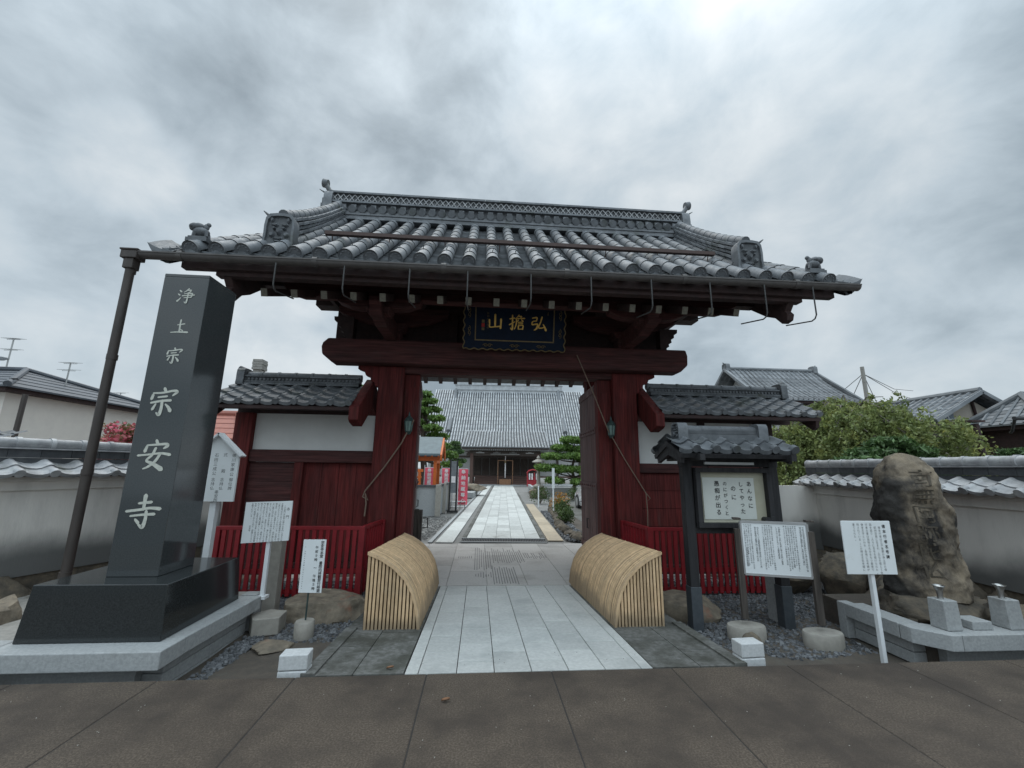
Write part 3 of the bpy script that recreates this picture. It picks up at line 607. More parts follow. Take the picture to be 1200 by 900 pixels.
for i in range(18):
    x = -2.90+.385*i; o = MB(); o.beam((x, 5.32, 3.79), (x, 7.5, 4.74), .078, .105); o.beam((x+.02, 5.14, 3.965), (x+.02, 5.7, 4.15), .07, .06)
    r = o.build('rafter', 'dark_wood', GT); c = MB(); c.beam((x, 5.312, 3.7865), (x, 5.324, 3.7917), .080, .107); c.build('rafter_cap', 'raftercap', r)
for i in range(20):
    if i > 12: continue
    x = -1.72+.362*i; o = MB(); o.beam((x, 10.06, 3.62), (x, 8.5, 4.2), .085, .10); o.build('rafter', 'dark_wood', GT)
def carved(mb, ax, c, L_, h, w, s_=1):
    """beam nose: stepped and rounded end, drawn in the plane of ax"""
o = MB(); py, pz = 5.93, 4.10
o.prism([(-2.92, pz+.11), (4.02, pz+.11), (4.02, pz+.02), (3.93, pz-.03), (3.88, pz-.02), (3.84, pz-.08), (3.74, pz-.11), (-2.66, pz-.11), (-2.76, pz-.08), (-2.79, pz-.02), (-2.84, pz-.03), (-2.92, pz+.02)], 'y', py-.09, py+.09)
o.v = [(a, b, c) for a, b, c in o.v]; o.build('purlin', 'red_beam', GT, bevel=.008)
o = MB(); o.bx(-1.9, 2.9, 9.35, 9.52, 3.70, 3.84); o.build('purlin', 'dark_wood', GT)
o = MB(); o.prism([(10.2, 3.66), (10.2, 3.80), (8.45, 4.46), (8.45, 4.32)], 'x', -1.95, 2.95); o.build('rear_pent_roof', 'tile_dark', GT)
o = MB(); o.bx(-2.9, 4.0, 7.4, 7.6, 4.62, 4.85); o.bx(-2.9, 4.0, 6.94, 7.2, 4.28, 4.45); o.build('ridge_beam', 'dark_wood', GT)
# crossbeam (kabuki) and lintel
o = MB(); zk0, zk1 = 3.25, 3.66
for y0, y1 in ((6.80, 7.12),):
    poly = [(-2.50, zk0), (3.52, zk0), (3.66, zk0+.13), (3.67, zk0+.3), (3.64, zk1), (-2.58, zk1), (-2.66, zk1-.08), (-2.68, zk0+.26), (-2.66, zk0+.13)]
    o.prism(poly, 'y', y0, y1)
o.build('crossbeam', 'red_beam', GT, bevel=.025)
o = MB(); o.bx(-1.76, 2.78, 7.04, 7.30, 3.135, 3.247); o.build('lintel', 'red_beam', GT, bevel=.006)
for x0, x1, nm in ((-1.755, -1.32, 'a'), (2.34, 2.775, 'b')):
    o = MB(); o.bx(x0, x1, 7.0, 7.42, G, 3.245); pl = o.build('pillar', 'red_wood', GT, bevel=.02)
    o = MB(); o.box(((x0+x1)/2, 7.21, G+.06), (.62, .6, .14), top=.92); o.build('base_stone', 'granite', pl, bevel=.01)
for x0, x1 in ((-1.318, -1.07), (2.09, 2.338)):
    o = MB(); o.bx(x0, x1, 7.12, 7.32, G+.02, 3.133); o.bx(x0+.06, x1-.06, 7.108, 7.12, .2, 2.9); o.build('door_jamb', 'red_wood', GT, bevel=.008)
for x in (-1.54, 2.56):
    o = MB(); o.bx(x-.15, x+.15, 9.0, 9.3, G, 3.7); o.bx(x-.07, x+.07, 7.42, 9.0, 2.4, 2.62); o.build('rear_pillar', 'red_wood', GT, bevel=.012)
# open door leaves, planked, iron bands and studs
for s_, hx, tx in ((-1, -1.085, -1.25), (1, 2.105, 2.16)):
    o = MB(); n = 9
    for k in range(n):
        a = k/n; b = (k+1)/n-.008; x_a, x_b = hx+(tx-hx)*a, hx+(tx-hx)*b; y_a, y_b = 7.33+1.42*a, 7.33+1.42*b
        p = [(x_a, y_a), (x_b, y_b), (x_b+s_*.06, y_b), (x_a+s_*.06, y_a)]; o.prism(p if s_ < 0 else p[::-1], 'z', G+.06+.0, 3.10)
    lf = o.build('door_leaf', 'door_wood', GT)
    o = MB()
    for z in (.10, 1.25, 2.25, 3.0): o.beam((hx-s_*.012, 7.34, z), (tx-s_*.012, 8.74, z), .014, .11)
    for z in (.10, 1.25, 2.25): 
        for k in range(8): t = (k+.5)/8; x = hx+(tx-hx)*t-s_*.02; y = 7.34+1.4*t; o.tube([(x, y, z), (x-s_*.02, y, z)], [.022, .008], 8)
    o.build('door_batten', 'door_wood', lf)
    o = MB(); o.tube([(tx-s_*.03, 8.62, .9), (tx-s_*.06, 8.62, .9), (tx-s_*.06, 8.62, .78), (tx-s_*.03, 8.62, .78)], .01, 6); o.build('door_handle', 'iron_dark', lf)
# low dark timber posts that hold the door leaves
for x, s_ in ((-1.13, 1), (2.31, -1)):
    t = thing('door_stop_post', 'short dark weathered timber post with iron latch holding the %s gate leaf open' % ('left' if s_ > 0 else 'right'), 'post', (x, 8.1, G), 0, 'posts that hold the gate leaves')
    o = MB(); o.bx(x-.10, x+.03, 8.04, 8.20, G, .77); o.bx(x+.035, x+.10, 8.05, 8.19, G, .76); o.build('post', 'old_wood', t, bevel=.006)
    o = MB(); o.tube([(x+s_*.12, 8.08, .62), (x+s_*.21, 8.08, .62), (x+s_*.21, 8.08, .45), (x+s_*.12, 8.08, .45)], .012, 6); o.build('latch', 'iron_dark', t)
# bracket arms carrying the purlins, boat-shaped blocks and struts
def arm(x, nm='bracket_arm', w=.17):
    o = MB(); z = 3.68
    o.prism([(5.62, z+.24), (5.60, z+.17), (5.66, z+.13), (5.64, z+.06), (5.74, z+.01), (5.92, z-.01), (6.05, z-.05), (6.8, z-.04), (8.6, z-.04), (8.6, z+.26), (5.62, z+.26)], 'x', x-w/2, x+w/2)
    o.build(nm, 'red_beam', GT, bevel=.01)
for x in (-1.54, 2.56): arm(x)
for x in (-1.54, 2.56):
    o = MB(); o.prism([(x-.62, 4.0), (x-.60, 3.93), (x-.42, 3.86), (x-.3, 3.84), (x+.3, 3.84), (x+.42, 3.86), (x+.60, 3.93), (x+.62, 4.0)], 'y', 5.83, 6.03); o.box((x, 5.93, 3.80), (.3, .26, .09), top=1.25); o.build('bracket_block', 'red_beam', GT, bevel=.008)
    o = MB(); o.prism([(x-.95, 4.27), (x-.93, 4.16), (x-.6, 4.02), (x-.28, 3.96), (x+.28, 3.96), (x+.6, 4.02), (x+.93, 4.16), (x+.95, 4.27)], 'y', 6.88, 7.06); o.box((x, 6.97, 3.90), (.36, .30, .11), top=1.25); o.bx(x-.14, x+.14, 6.83, 7.1, 3.66, 3.85); o.build('bracket_block', 'red_beam', GT, bevel=.008)
    for k in range(3): q = MB(); q.box((x-.42+.42*k, 6.97, 4.3), (.2, .2, .09), top=1.3); q.build('bearing_block', 'dark_wood', GT)
for s_, x in ((-1, -2.42), (1, 3.42)):   # carved boards above the ends of the crossbeam
    o = MB(); pr = [(0, .0), (.10, .0), (.12, .05), (.17, .07), (.16, .12), (.22, .15), (.21, .21), (.27, .24), (.27, .30), (.33, .33), (.34, .40), (0, .40)]
    o.prism([(x + s_*(-.22+a), 3.662+b) for a, b in pr] if s_ > 0 else [(x + s_*(-.22+a), 3.662+b) for a, b in pr][::-1], 'y', 6.86, 7.04); o.build('carved_board', 'dark_wood', GT, bevel=.006)
    xx = -1.755 if s_ < 0 else 2.775
    o = MB(); pr = [(0, 0), (.05, .0), (.07, .07), (.13, .09), (.14, .16), (.22, .19), (.25, .26), (.36, .30), (.36, .36), (0, .36)]
    o.prism([(xx + s_*a, 2.888+b) for a, b in pr][::s_], 'y', 7.03, 7.16); o.build('carved_board', 'red_wood', GT, bevel=.006)
# wall above the crossbeam
o = MB(); o.bx(-2.60, 3.48, 7.2, 7.26, 3.668, 4.62); o.bx(-.6, -.45, 7.12, 7.2, 3.66, 4.3); o.bx(1.45, 1.6, 7.12, 7.2, 3.66, 4.3); o.build('frieze', 'dark_wood', GT)
# bargeboards
for s_, x in ((-1, -3.28), (1, 4.36)):
    o = MB(); up_ = [(5.13, 4.10), (5.5, 4.42), (6.2, 5.02), (6.9, 5.62), (7.5, 6.12), (8.46, 5.10)]
    lo_ = [(8.44, 5.08), (7.5, 5.66), (6.9, 5.05), (6.2, 4.30), (5.6, 3.86), (5.42, 3.77), (5.30, 3.64), (5.20, 3.66), (5.17, 3.74), (5.22, 3.80), (5.14, 3.90)]
    up_ = [(y, sx_(x, y)-.10) for y, z in up_]; o.prism(up_+lo_, 'x', x-.05, x+.05); o.build('bargeboard', 'dark_wood', GT, bevel=.006)
    o = MB(); xg = x - s_*.75; o.prism([(6.2, 4.25), (7.5, 5.25), (8.35, 5.1), (8.3, 4.25)], 'x', xg-.03, xg+.03); o.build('gable_board', 'dark_wood', GT)
    o = MB()
    for yy in (5.93, 7.5): o.bx(min(x, x-s_*.5), max(x, x-s_*.5), yy-.08, yy+.08, surf(yy)-.75, surf(yy)-.58)
    o.build('purlin_end', 'dark_wood', GT)
# gutter with hooks and downpipe
GY = 4.93
def gz(x): return 4.005 + .0035*(x+4.3)
o = MB(); x0, x1 = -4.22, 5.20; r = .062; v = []
for x in (x0, x1):
    for rr in (r, r-.006):
        for j in range(9): a = pi + pi*j/8; v.append((x, GY+rr*cos(a), gz(x)+.05+rr*sin(a)))
f = [(j, j+1, 19+j, 18+j) for j in range(8)] + [(9+j, 27+j, 28+j, 10+j) for j in range(8)] + [(0, 18, 27, 9), (8, 17, 35, 26)] + [(j, 9+j, 10+j, j+1) for j in range(8)] + [(18+j, 19+j, 28+j, 27+j) for j in range(8)]
o.add(v, f); o.beam((x0, GY-r, gz(x0)+.055), (x1, GY-r, gz(x1)+.055), .014, .018)
for x in [x0+.5+1.6*k for k in range(6)]: o.tube([(x-.03, GY, gz(x)+.045), (x+.03, GY, gz(x)+.045)], .066, 12)
gu = o.build('gutter', 'gutter', GT, smooth=True)
for px_, drop in ((403, .36), (480, .40), (548, .40), (622, .38), (692, .40), (762, .42), (830, .44), (893, .46), (949, .46), (322, .34)):
    p = at(px_, 330, Y=GY); x = p.x; z = gz(x); o = MB(); o.tube([(x, GY-.03, z+.06), (x, GY-.03, z-drop+.06), (x, GY+.0, z-drop+.015), (x, GY+.06, z-drop), (x, 5.45, z-drop+.10)], .0095, 7)
    o.build('gutter_hook', 'iron', gu, smooth=True)
o = MB(); px_ = -4.27; o.box((px_, GY, 4.02), (.185, .15, .10)); o.box((px_, GY, 3.91), (.115, .115, .13)); o.box((px_, GY, 4.08), (.21, .17, .025)); o.build('hopper', 'pipe', gu, bevel=.01)
o = MB(); o.tube([(px_, GY, 3.9), (px_, GY+.02, .05-.25)], .046, 14)
for z in (2.75, 1.45, 3.83, .4): o.tube([(px_, GY+.01, z-.03), (px_, GY+.01, z+.03)], .052, 14)
o.build('downpipe', 'pipe', gu, smooth=True)

# ================================================================ plaque, lamps, ropes
pa = Vector((.54, 6.63, 3.50)); PLQ = thing('name_plaque', 'dark blue plaque with gold characters and gold scrolled frame hanging under the gate eaves', 'plaque', tuple(pa))
tl = radians(14); ux = Vector((1, 0, 0)); uz = Vector((0, -sin(tl), cos(tl))); nn = ux.cross(uz)
def quad(mb, o, a0, a1, b0, b1, t0, t1):
    v = [o + ux*a + uz*b + nn*t for t in (t0, t1) for a, b in ((a0, b0), (a1, b0), (a1, b1), (a0, b1))]
    mb.add(v, [(3, 2, 1, 0), (4, 5, 6, 7), (0, 1, 5, 4), (1, 2, 6, 5), (2, 3, 7, 6), (3, 0, 4, 7)])
o = MB(); quad(o, pa, -.86, .86, 0, .86, -.05, .0); o.build('board', 'navy', PLQ, bevel=.006)
o = MB(); iw, b0, b1 = .67, .14, .76
for a0, a1, c0, c1 in ((-iw, iw, b0, b0+.02), (-iw, iw, b1-.02, b1), (-iw, -iw+.02, b0+.02, b1-.02), (iw-.02, iw, b0+.02, b1-.02)): quad(o, pa, a0, a1, c0, c1, .0, .014)
fr = o.build('inner_frame', 'gold_dim', PLQ)
o = MB()
def wav(t, a, b, amp, n):
    P = [];  
    for i in range(n*6+1):
        q = i/(n*6); w_ = amp*sin(q*n*2*pi); P.append(a.lerp(b, q) + (uz*w_ if t else ux*w_) + nn*.012)
    return P
c4 = [pa+ux*-.85, pa+ux*.85, pa+ux*.85+uz*.85, pa-ux*.85+uz*.85]
o.tube(wav(1, c4[0], c4[1], .012, 12), .010, 6); o.tube(wav(0, c4[1], c4[2], .014, 6), .011, 6); o.tube(wav(1, c4[2], c4[3], .012, 12), .010, 6); o.tube(wav(0, c4[3], c4[0], .014, 6), .011, 6)
o.build('scroll_edge', 'gold_dim', PLQ, smooth=True); o = MB()
for cx_, cz_, ve in ((-.45, .065, 0), (0, .065, 0), (.45, .065, 0), (-.765, .30, 1), (-.765, .60, 1), (.765, .30, 1), (.765, .60, 1)):
    for s_ in (-1, 1):
        P = []
        for k in range(14): a = k*.55; r = .045*(1-k/18); d1, d2 = s_*(.035+r*cos(a)), r*sin(a)*.6; P.append(pa + ux*(cx_+(d2 if ve else d1)) + uz*(cz_+(d1 if ve else d2)) + nn*.01)
        o.tube(P, .006, 5)
o.build('scroll_ornament', 'gold_dim', PLQ)
o = MB()
for ch, cx_ in ((YAMA, -.335), (TAN, .035), (KO, .40)): brush(o, ch, pa+ux*cx_+uz*.46, ux, uz, .27, .006)
o.build('lettering', 'gold', PLQ)
o = MB(); quad(o, pa, -.56, -.51, .37, .43, 0, .006); o.build('seal', 'seal_red', PLQ); o = MB(); quad(o, pa, -.558, -.512, .44, .49, 0, .005); quad(o, pa, -.558, -.512, .315, .36, 0, .005); quad(o, pa, .55, .56, .60, .655, 0, .004); o.build('seal', 'gold_dim', PLQ)
o = MB(); write(o, '佐和山宗安寺', pa+ux*-.455+uz*.60+nn*.006, ux, uz, .042, .048); o.build('small_lettering', 'gold_dim', PLQ)
lamp0 = None
for x, nm in ((-1.19, 'green glass lantern lamp on the gate jamb beside the rope, left of the opening'), (2.28, 'green glass lantern lamp on the gate jamb beside the rope, right of the opening')):
    b = (x, 7.03, 2.10)
    if lamp0 is None:
        t = lamp0 = thing('wall_lantern', nm, 'lamp', b, 0, 'lantern lamps on the gate posts')
        o = MB(); c = (x, 6.99, 2.08); o.lathe([(.03, 0), (.05, .04), (.055, .05)], c, 10); o.tube([(x, 7.10, 2.2), (x, 7.04, 2.2)], .03, 8); o.lathe([(.085, .22), (.06, .27), (.02, .31), (.012, .36), (.004, .38)], c, 10); o.build('lamp_cap', 'verdigris', t, smooth=True, ang=30)
        o = MB(); o.lathe([(.052, .052), (.074, .218)], c, 8); o.build('lamp_glass', 'frosted', t)
        o = MB()
        for k in range(8): a = 2*pi*k/8; o.tube([(c[0]+.054*cos(a), c[1]+.054*sin(a), 2.13), (c[0]+.077*cos(a), c[1]+.077*sin(a), 2.30)], .005, 5)
        o.build('lamp_frame', 'verdigris', t)
    else: copy_tree(lamp0, b, 0, nm, 'lantern lamps on the gate posts')
o = MB(); P = [at(485, 492, Y=6.96), at(470, 520, Y=6.96), at(450, 548, Y=6.97), at(428, 575, Y=6.97), at(425, 582, Y=6.97), at(431, 586, Y=6.97), at(428, 578, Y=6.965), at(429, 590, Y=6.97), at(427, 605, Y=6.97)]
o.tube(P, .012, 7); tag(o.build('rope', 'rope', None, smooth=True, base=tuple(P[2])), 'thin brown rope knotted on the gate pillar left of the opening', 'rope')
o = MB(); P = [at(676, 416, Y=6.75), at(697, 465, Y=6.93), at(712, 503, Y=6.96), at(732, 538, Y=6.97), at(757, 578, Y=6.97), at(762, 584, Y=6.97), at(758, 588, Y=6.97), at(757, 578, Y=6.965), at(759, 600, Y=6.97), at(759, 622, Y=6.97)]
o.tube(P, .009, 7); tag(o.build('rope', 'rope', None, smooth=True, base=tuple(P[4])), 'thin brown rope knotted on the gate pillar right of the opening', 'rope')

# ================================================================ side wings of the gate
def wing(xa, xb, side):
    lab = 'tile-roofed red side wing with one wide white plaster panel, left of the gate' if side < 0 else 'tile-roofed red side wing with white panels split by a dark post, right of the gate'
    T = thing('gate_wing', lab, 'wing wall', ((xa+xb)/2, 7.2, G), 0, 'wings of the gate')
    ze, zr = 2.46, 2.90; ye, yr = 6.42, 7.2; o = MB(); uv = Vector((0, yr-ye, zr-ze)).normalized(); nc = 4; cr_ = (Vector((0, yr-ye, zr-ze)).length-.04)/nc
    nw = int((xb-xa)/.262); pt = (xb-xa)/nw
    pant(o, (xa, ye, ze), (1, 0, 0), uv, nw, nc, pt, cr_, .042); uv2 = Vector((0, -(yr-ye), zr-ze)).normalized(); pant(o, (xb, 2*yr-ye, ze), (-1, 0, 0), uv2, nw, nc, pt, cr_)
    rf = o.build('roof', 'tile_light', T, smooth=True, ang=50)
    o = MB(); o.add([(xa, ye+.02, ze-.02), (xb, ye+.02, ze-.02), (xb, yr, zr-.02), (xa, yr, zr-.02), (xa, 2*yr-ye-.02, ze-.02), (xb, 2*yr-ye-.02, ze-.02), (xa, ye+.02, ze-.07), (xb, ye+.02, ze-.07), (xb, yr, zr-.1), (xa, yr, zr-.1), (xa, 2*yr-ye-.02, ze-.07), (xb, 2*yr-ye-.02, ze-.07)],
        [(0, 1, 2, 3), (3, 2, 5, 4), (9, 8, 7, 6), (10, 11, 8, 9), (0, 6, 7, 1), (1, 7, 8, 2), (2, 8, 11, 5), (5, 11, 10, 4), (4, 10, 9, 3), (3, 9, 6, 0)]); o.build('roof_deck', 'dark_wood', rf)
    o = MB(); noshi(o, (xa+.12, yr, 0), (xb-.12, yr, 0), zr-.02, 2, .26, .035); noshi(o, (xa+.12, yr, 0), (xb-.12, yr, 0), zr+.11, 1, .24, .03); o.bx(xa+.12, xb-.12, yr-.08, yr+.08, zr-.02, zr+.12)
    x = xa+.16
    while x < xb-.16: o.tube([(x, yr-.10, zr+.08), (x, yr+.10, zr+.08)], .022, 8); x += .062
    rd = o.build('ridge', 'tile', rf); o = MB(); round_ridge(o, (xa+.1, yr, zr+.16), (xb-.1, yr, zr+.16), .055); o.build('ridge_cap', 'tile_light', rf, smooth=True)
    xo = xa+.1 if side < 0 else xb-.1; o = MB(); oni(o, (xo, yr, zr-.03), (side, 0, 0), .30, .29, .06); o.tube([(xo-side*.02, yr, zr+.22), (xo+side*.1, yr, zr+.27)], .05, 10); o.build('ridge_end_tile', 'tile', rf, smooth=True)
    xi = xb if side < 0 else xa        # bargeboard beside the gate pillar
    o = MB(); e = .13; s_ = -side
    o.prism([(ye-.05, ze-.02), (yr, zr+.14), (2*yr-ye+.05, ze-.02), (2*yr-ye+.02, ze-.26), (yr, zr-.34), (ye+.20, ze-.30), (ye+.02, ze-.26), (ye-.05, ze-.22)], 'x', min(xi-.02*s_, xi+e*s_), max(xi-.02*s_, xi+e*s_)); o.build('bargeboard', 'red_wood', T, bevel=.01)
    xo2 = xa if side < 0 else xb; o = MB(); o.prism([(ye+.02, ze-.06), (yr, zr-.06), (2*yr-ye-.02, ze-.06), (2*yr-ye-.05, ze-.16), (yr, zr-.22), (ye+.12, ze-.22), (ye+.05, ze-.18)], 'x', xo2-side*.06-.03, xo2-side*.06+.03); o.build('bargeboard', 'dark_wood', T)
    wy = 7.2; o = MB(); o.bx(xa+.1, xb, wy-.06, wy+.06, 2.40, 2.52); o.bx(xa+.15, xb-.0, 6.55, 6.65, 2.40, 2.47)
    for k in range(12): x = xa+.15+(xb-xa-.3)*k/11; o.beam((x, 6.47, 2.44), (x, 7.15, 2.78), .05, .05)
    o.build('eave_beam', 'dark_wood', T)
    return T
WL = wing(-4.14, -1.98, -1)
o = MB(); o.bx(-4.02, -3.74, 7.06, 7.34, G, 2.40); o.build('corner_post', 'red_wood', WL, bevel=.012)
o = MB(); o.bx(-3.74, -1.757, 7.17, 7.23, 1.80, 2.40); o.build('plaster_panel', 'plaster', WL)
o = MB(); o.bx(-3.74, -1.757, 7.10, 7.28, 1.60, 1.80); o.build('rail', 'red_beam', WL, bevel=.008); o = MB(); o.bx(-3.74, -1.757, 7.10, 7.26, -.12, .05); o.build('rail', 'red_beam', WL, bevel=.008)
o = MB(); o.bx(-3.02, -2.88, 7.11, 7.26, .05, 1.60); o.build('stile', 'red_wood', WL, bevel=.006)
o = MB()
for k in range(5): o.bx(-3.74, -3.02, 7.16, 7.20, .055+.309*k, .055+.309*(k+1)-.006)
o.bx(-3.74, -3.02, 7.202, 7.22, .055, 1.598); o.build('board_panel', 'red_beam', WL); o = MB()
for k in range(4): o.bx(-2.88+.281*k, -2.88+.281*(k+1)-.006, 7.20, 7.24, .055, 1.595)
o.bx(-2.88, -1.757, 7.242, 7.27, .03, 1.62); dd = o.build('side_door', 'red_wood', WL)
o = MB(); o.bx(-4.12, -4.02, 7.02, 7.14, 1.22, 1.42); o.bx(-4.11, -4.03, 7.0, 7.02, 1.25, 1.34); o.tube([(-4.07, 7.03, 1.22), (-4.07, 7.1, .9), (-4.06, 7.12, G)], .012, 6); o.build('meter_box', 'aluminium', WL)
WR = wing(2.95, 5.72, 1)
o = MB(); o.bx(5.0, 5.3, 7.06, 7.34, G, 2.40); o.build('corner_post', 'dark_wood', WR, bevel=.012)
o = MB(); o.bx(2.777, 3.93, 7.17, 7.23, 1.66, 2.40); o.build('plaster_panel', 'plaster', WR); o = MB(); o.bx(4.06, 5.0, 7.17, 7.23, 1.66, 2.40); o.build('plaster_panel', 'plaster', WR)
o = MB(); o.bx(3.93, 4.06, 7.12, 7.26, .0, 2.40); o.build('stile', 'dark_wood', WR, bevel=.006)
o = MB(); o.bx(2.777, 3.93, 7.10, 7.28, 1.50, 1.66); o.build('rail', 'red_beam', WR, bevel=.008); o = MB(); o.bx(4.06, 5.0, 7.10, 7.28, 1.50, 1.66); o.build('rail', 'red_beam', WR, bevel=.008); o = MB(); o.bx(2.777, 5.0, 7.08, 7.26, -.15, .0); o.build('rail', 'red_beam', WR, bevel=.008)
o = MB()
for a, b in ((2.777, 3.93), (4.06, 5.0)):
    for k in range(5): o.bx(a, b, 7.16, 7.20, .005+.298*k, .005+.298*(k+1)-.008)
    o.bx(a, b, 7.202, 7.22, 0, 1.51)
o.build('board_panel', 'red_wood', WR)
# separate small boarded panel in front of the right wing, framed
# ================================================================ red fences
def fence(xa, xb, y, label, ret):
    T = thing('red_fence', label, 'fence', ((xa+xb)/2, y, G), 0, 'red picket fences in front of the gate wings')
    zt = .70; segs = [((xa, y), (xb, y))] + [ret]
    o = MB()
    for (a, b) in segs: o.beam((a[0], a[1], zt), (b[0], b[1], zt), .055, .05)
    o.build('top_rail', 'fence_red', T, bevel=.005); o = MB()
    for (a, b) in segs: 
        for z in (-.12, .14): o.beam((a[0], a[1]+.012, z), (b[0], b[1]+.012, z), .03, .055)
    o.build('lower_rail', 'fence_red', T)
    for (a, b) in segs:
        n = max(2, int(Vector((b[0]-a[0], b[1]-a[1])).length/.088))
        for i in range(n+1):
            x = a[0]+(b[0]-a[0])*i/n; yy = a[1]+(b[1]-a[1])*i/n; o = MB(); o.bx(x-.026, x+.026, yy-.028, yy-.004, G+.03, zt-.026); o.build('picket', 'fence_red', T)
    for x, yy in ((xa, y), (xb, y), ret[1]): o = MB(); o.bx(x-.04, x+.04, yy-.03, yy+.05, G, zt+.02); o.build('fence_post', 'fence_red', T, bevel=.005)
    return T
fence(-3.52, -1.60, 6.18, 'dark red picket fence behind the white signs, left of the gate', ((-1.60, 6.18), (-1.50, 6.95)))
fence(2.52, 4.45, 6.12, 'dark red picket fence behind the black notice board, right of the gate', ((2.52, 6.12), (2.42, 6.95)))
# ================================================================ curved bamboo guards
def guard(xb_, xf, y0, y1, label, s_):
    """xb_: upright edge, xf: foot beside the path; profile bulges towards the path"""
    T = thing('bamboo_guard', label, 'bamboo guard', ((xb_+xf)/2, y0, rz(0, y0)), 0, 'curved bamboo guards beside the path')
    wd = abs(xf-xb_); H_ = .76; z0 = -.115
    def prof(t):   # t 0 top .. 1 foot : quarter ellipse
        K = ((0, 0, 0), (.2, .25, .075), (.4, .50, .19), (.6, .72, .345), (.75, .86, .52), (.88, .955, .74), (1, 1, 1))
        for (ta, xa_, za_), (tb, xb2, zb2) in zip(K[:-1], K[1:]):
            if t <= tb+1e-9: k = (t-ta)/(tb-ta); return (xb_ + (xf-xb_)*(xa_+(xb2-xa_)*k), z0 + H_*(1-(za_+(zb2-za_)*k)))
        return (xf, z0)
    def zb(y): return rz(0, y)+.115
    o = MB(); y = y0; nseg = 16; pit = .021
    n = int((y1-y0)/pit)
    for i in range(n):
        ya = y0+pit*i; yb = ya+pit-.0025; lift = random.uniform(-.002, .003); dz = rz(0, ya)+.09
        bow = [random.uniform(0, .004)*0 for _ in range(nseg+1)]
        gap = random.random() < .10; t0 = random.uniform(.1, .5); 
        v = []
        for j in range(nseg+1):
            t = j/nseg; px_, pz_ = prof(t); sh = .006*sin(pi*min(1, max(0, (t-t0)/.3))) if gap else 0
            nx, nz = sin(t*pi/2)*(1 if xf > xb_ else -1), cos(t*pi/2)
            for q, (yy, up_) in enumerate(((ya+sh, .0), ((ya+yb)/2, .004), (yb-sh, .0))): v.append((px_+nx*(lift+up_), yy, pz_+nz*(lift+up_)+dz))
        f = []
        for j in range(nseg):
            for q in range(2): f.append((3*j+q, 3*j+q+1, 3*j+4+q, 3*j+3+q))
        o.add(v, f if xf < xb_ else [t[::-1] for t in f])
    o.build('curved_strips', 'bamboo', T, smooth=True)
    o = MB(); v = []; m_ = 40
    for j in range(nseg+1):
        px_, pz_ = prof(j/nseg)
        for yy in (y0+.01, y1-.01): v.append((px_*.985+xb_*.015, yy, pz_-.012+rz(0, yy)+.09))
    o.add(v, [(2*j, 2*j+1, 2*j+3, 2*j+2) for j in range(nseg)])
    o.add([(xb_, y0+.02, z0), (xb_, y1-.02, z0-.08), (xb_, y1-.02, z0+H_-.1), (xb_, y0+.02, z0+H_-.02)], [(0, 1, 2, 3)])
    for yy in (y0+.04, y1-.03):
        P = [prof(j/nseg) for j in range(nseg+1)]; o.add([(xb_, yy, z0-.0)] + [(a*.97+xb_*.03, yy, b-.02+rz(0, yy)+.09) for a, b in P], [tuple(range(nseg+2))])
    o.build('backing', 'bamboo_dark', T)
    for yy, sg in ((y0, 1), (y1, -1)):
        o = MB(); n = 15
        for k in range(n):
            u = (k+.5)/n; x = xb_+(xf-xb_)*u; t = min((i/60 for i in range(61)), key=lambda q_: abs((prof(q_)[0]-xb_)/(xf-xb_)-u)); zt = prof(t)[1]-.012+rz(0, yy)+.09
            zbm = z0 + rz(0, yy)+.09
            if zt-zbm > .03: o.box((x, yy+sg*.008, (zt+zbm)/2), (wd/n*.66, .014, zt-zbm))
        o.build('end_strips', 'bamboo', T, bevel=.002)
        o = MB(); v = []
        for j in range(25):
            px_, pz_ = prof(j/24)
            t = j/24; nx, nz = sin(t*pi/2)*(1 if xf > xb_ else -1), cos(t*pi/2)
            for r_, yo in ((.006, -.012), (.006, .03), (-.022, .03), (-.022, -.012)): v.append((px_+nx*r_, yy+sg*yo, pz_+nz*r_+rz(0, yy)+.09))
        o.add(v, [(4*j+q, 4*j+(q+1) % 4, 4*j+4+(q+1) % 4, 4*j+4+q) for j in range(24) for q in range(4)]); o.build('edge_strip', 'bamboo', T, smooth=True)
guard(-1.13, -.56, 4.66, 6.85, 'curved pale bamboo guard on the left side of the path', 1)
guard(2.02, 1.47, 4.62, 6.85, 'curved pale bamboo guard on the right side of the path', -1)
# ================================================================ black granite name pillar on its platform
T = thing('stone_platform', 'low pale granite platform with a projecting rim under the black name pillar', 'platform', (-3.6, 4.4, G))
o = MB()
def curbrun(o, pts, w, z0, z1, segl=1.15):
    for (a, b) in zip(pts[:-1], pts[1:]):
        a = Vector((*a, 0)); b = Vector((*b, 0)); L_ = (b-a).length; n = max(1, round(L_/segl)); d = (b-a)/n
        for i in range(n): p = a+d*i; q = a+d*(i+1)-d.normalized()*.006; o.beam((p.x, p.y, (z0+z1)/2), (q.x, q.y, (z0+z1)/2), w, z1-z0)
curbrun(o, [(-6.2, 3.79), (-2.36, 3.79)], .28, .02, .152); curbrun(o, [(-2.49, 3.935), (-2.44, 5.05)], .24, .02, .1515, .62)
o.build('rim_stone', 'granite', T, bevel=.008); o = MB()
for k in range(3): z1 = .016-.105*k; curbrun(o, [(-2.54, 3.86), (-2.50, 5.0)], .16, z1-.10, z1, .75)
o.bx(-6.2, -2.62, 3.80, 3.98, -.2, .016); o.build('wall_stone', 'granite', T, bevel=.006)
o = MB(); o.bx(-6.2, -2.6, 3.93, 5.4, -.2, .10); o.build('platform_fill', 'concrete', T)
o = MB(); o.box((-2.46, 5.12, -.02), (.16, .14, .36)); o.build('corner_stone', 'granite', T, bevel=.006)
